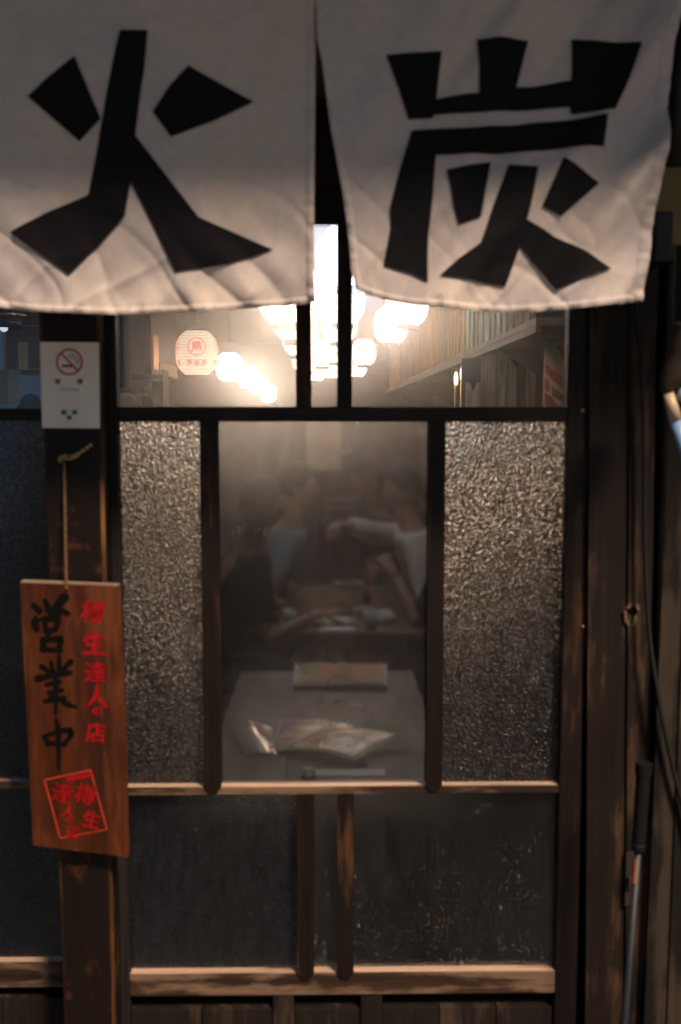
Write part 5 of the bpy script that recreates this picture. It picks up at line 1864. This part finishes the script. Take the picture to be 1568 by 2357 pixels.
def person(label, hip, heading, lean, hands, head_c, head_yaw, head_pitch, skin, hairm, shirt, long_sleeve=False, standing=False, long_hair=False, curls=(.5, .5)):
    """heading: angle about z of the direction the person faces; hands and head_c in world space"""
    H = Vector(hip)
    Rz = Matrix.Rotation(heading, 3, 'Z')
    fwd, left = Rz @ Vector((1, 0, 0)), Rz @ Vector((0, 1, 0))
    t = thing('person', label, 'person', (H.x, H.y, .01), 'diners and staff inside the shop' if False else None)
    head_c = Vector(head_c)
    neck_base = head_c - Vector((0, 0, .19)) - fwd * .035
    belly = H.lerp(neck_base, .33) - fwd * .02
    chest = H.lerp(neck_base, .72) - fwd * .015
    V, E, RA = [], [], []
    def av(p, r_): V.append(Vector(p)); RA.append(r_); return len(V) - 1
    def ch(ids):
        for a_, b_ in zip(ids, ids[1:]): E.append((a_, b_))
    pel = av(H + Vector((0, 0, .02)), (.150, .115))
    be = av(belly, (.145, .110)); cs = av(chest, (.165, .115)); nb = av(neck_base - Vector((0, 0, .015)), (.075, .065)); nk = av(neck_base + Vector((0, 0, .06)) + fwd * .01, (.054, .054)); hb = av(head_c - Vector((0, 0, .05)), (.05, .05))
    ch([pel, be, cs, nb, nk, hb])
    SH, TR = [], []
    arms = []
    for s_, hand, cu_ in ((1, hands[0], curls[0]), (-1, hands[1], curls[1])):
        shp = neck_base - Vector((0, 0, .055)) + left * s_ * .185
        hand = Vector(hand)
        el, wr = ik(shp, hand, .29, .255, left * s_ * .5 - fwd * .35 + Vector((0, 0, -1)))
        a_ = av(shp, (.056, .056)); m_ = av(shp.lerp(el, .5), .046); b_ = av(el, .039); c2 = av(el.lerp(wr, .45), .038); d_2 = av(wr, .027)
        ch([cs, a_, m_, b_, c2, d_2])
        arms.append((shp, el, wr, cu_, s_))
    legs = []
    for s_ in (1, -1):
        hp_ = H + left * s_ * .09 - Vector((0, 0, .01))
        if standing:
            kn = hp_ + Vector((0, 0, -.42)) + fwd * .02; an = kn + Vector((0, 0, -.40)) - fwd * .02
        else:
            kn = hp_ + fwd * .42 + left * s_ * .05 + Vector((0, 0, .0)); an = Vector((kn.x, kn.y, .10)) - fwd * .03
        if an.z < .09: an.z = .09
        toe = an + fwd * .16 + Vector((0, 0, -.05))
        a_ = av(hp_, .085); m_ = av(hp_.lerp(kn, .5), .073); b_ = av(kn, .055); c2 = av(kn.lerp(an, .4), .052); d_2 = av(an, .037); e2 = av(toe, .030)
        ch([pel, a_, m_, b_, c2, d_2, e2])
        legs.append((hp_, kn, an, toe))
    vs, fs = skin_mesh(V, E, RA, 0, 2)
    mb = MB(); mb.add(vs, fs)
    hrot = Matrix.Rotation(heading + head_yaw, 3, 'Z') @ Matrix.Rotation(head_pitch, 3, 'Y')
    gv, gf = make_head(head_c, hrot, skin, hairm, t, long_hair)
    mb.add(gv, gf)
    for (shp, el, wr, cu_, s_) in arms:
        f_ = (wr - el).normalized()
        f_ = (f_ + Vector((0, 0, -.15))).normalized()
        pv, pf_ = hand_geo(wr + f_ * .02, f_, Vector((0, 0, -1)) * .8 - left * s_ * .6, cu_, s_)
        mb.add(pv, pf_)
    mb.build('body', skin, t, smooth=True)
    # shirt
    V2, E2, R2 = [H + Vector((0, 0, .0)), belly, chest, neck_base - Vector((0, 0, .03)), neck_base + Vector((0, 0, .012))], [(0, 1), (1, 2), (2, 3), (3, 4)], [(.172, .135), (.172, .132), (.186, .136), (.098, .085), (.066, .064)]
    for (shp, el, wr, cu_, s_) in arms:
        n = len(V2)
        if long_sleeve:
            V2 += [shp, shp.lerp(el, .5), el, el.lerp(wr, .5), el.lerp(wr, .93)]; R2 += [.070, .060, .054, .050, .040]
            E2 += [(2, n), (n, n + 1), (n + 1, n + 2), (n + 2, n + 3), (n + 3, n + 4)]
        else:
            V2 += [shp, shp.lerp(el, .45), shp.lerp(el, .85)]; R2 += [.072, .068, .066]
            E2 += [(2, n), (n, n + 1), (n + 1, n + 2)]
    vs, fs = skin_mesh(V2, E2, R2, 0, 2)
    # creases
    vs = [v + Vector((1, 1, 0)) * .008 * noise.noise(v * 11) + Vector((1, -1, 0)) * .006 * noise.noise(v * 23) for v in vs]
    q = MB(); q.add(vs, fs); q.build('shirt', shirt, t, smooth=True)
    V3, E3, R3 = [H + Vector((0, 0, .03))], [], [(.165, .13)]
    for (hp_, kn, an, toe) in legs:
        n = len(V3)
        V3 += [hp_, hp_.lerp(kn, .5), kn, kn.lerp(an, .5), an]; R3 += [.10, .088, .072, .064, .058]
        E3 += [(0, n), (n, n + 1), (n + 1, n + 2), (n + 2, n + 3), (n + 3, n + 4)]
    vs, fs = skin_mesh(V3, E3, R3, 0, 2)
    q = MB(); q.add(vs, fs); q.build('trousers', M['trouser'], t, smooth=True)
    for (hp_, kn, an, toe) in legs:
        vs, fs = skin_mesh([an - fwd * .05 + Vector((0, 0, -.045)), an + Vector((0, 0, -.04)), toe + Vector((0, 0, .0)), toe + fwd * .05 - Vector((0, 0, .005))], [(0, 1), (1, 2), (2, 3)], [.036, .044, .040, .028], 0, 2)
        q = MB(); q.add(vs, fs); q.build('shoe', M['shoe'], t, smooth=True)
    return t


def hz(px, py, d): return atd(px, py, d)
# two on the left bench, facing the table (+x)
person('person in a charcoal short sleeved shirt seated nearest on the left bench', (-.50, 4.35 - 1.83, .53), R(8), .25, ((-.12, 2.62, .60), hz(728, 1388, 4.25)), hz(612, 1148, 4.4), R(10), R(14), M['skin2'], M['hair_b'], M['sh_black'], curls=(.4, .3))
person('person in a pale blue shirt seated farther along the left bench', (-.44, 5.15 - 1.83, .53), R(-6), .2, ((-.10, 3.50, .60), (-.12, 3.22, .62)), hz(690, 1108, 5.15), R(0), R(6), M['skin'], M['hair'], M['sh_blue'], curls=(.5, .5))
# right bench, facing -x
person('person in a white long sleeved shirt reaching one arm across the table', (.62, 5.15 - 1.83, .53), R(186), .2, ((.28, 3.20, .60), hz(756, 1182, 4.72)), hz(914, 1112, 5.12), R(8), R(10), M['skin'], M['hair'], M['sh_white'], long_sleeve=True, curls=(.5, .9))
person('person in a navy shirt seated nearest on the right bench', (.66, 4.35 - 1.83, .53), R(172), .2, (hz(898, 1300, 4.5), (.33, 2.62, .61)), hz(1000, 1150, 4.42), R(-5), R(12), M['skin2'], M['hair'], M['sh_navy'], curls=(.9, .4))
person('person in a brown shirt leaning in at the far end of the right bench', (.58, 5.85 - 1.83, .53), R(200), .2, ((.28, 3.95, .62), (.25, 4.1, .62)), hz(838, 1092, 5.75), R(0), R(25), M['skin2'], M['hair_b'], M['sh_brown'], curls=(.5, .5))
# staff member in the kitchen: only the top of the head shows
hp2 = hz(70, 953, 6.2)
person('person standing in the kitchen, only dark hair showing above the left sash rail', (hp2.x, hp2.y, .86), R(-60), 0, ((hp2.x + .2, hp2.y - .3, 1.0), (hp2.x - .1, hp2.y - .35, 1.0)), (hp2.x, hp2.y, hp2.z), 0, R(15), M['skin'], M['hair'], M['sh_white'], standing=True)

for o in bpy.data.objects:
    if '_o' in o.keys():
        del o['_o']
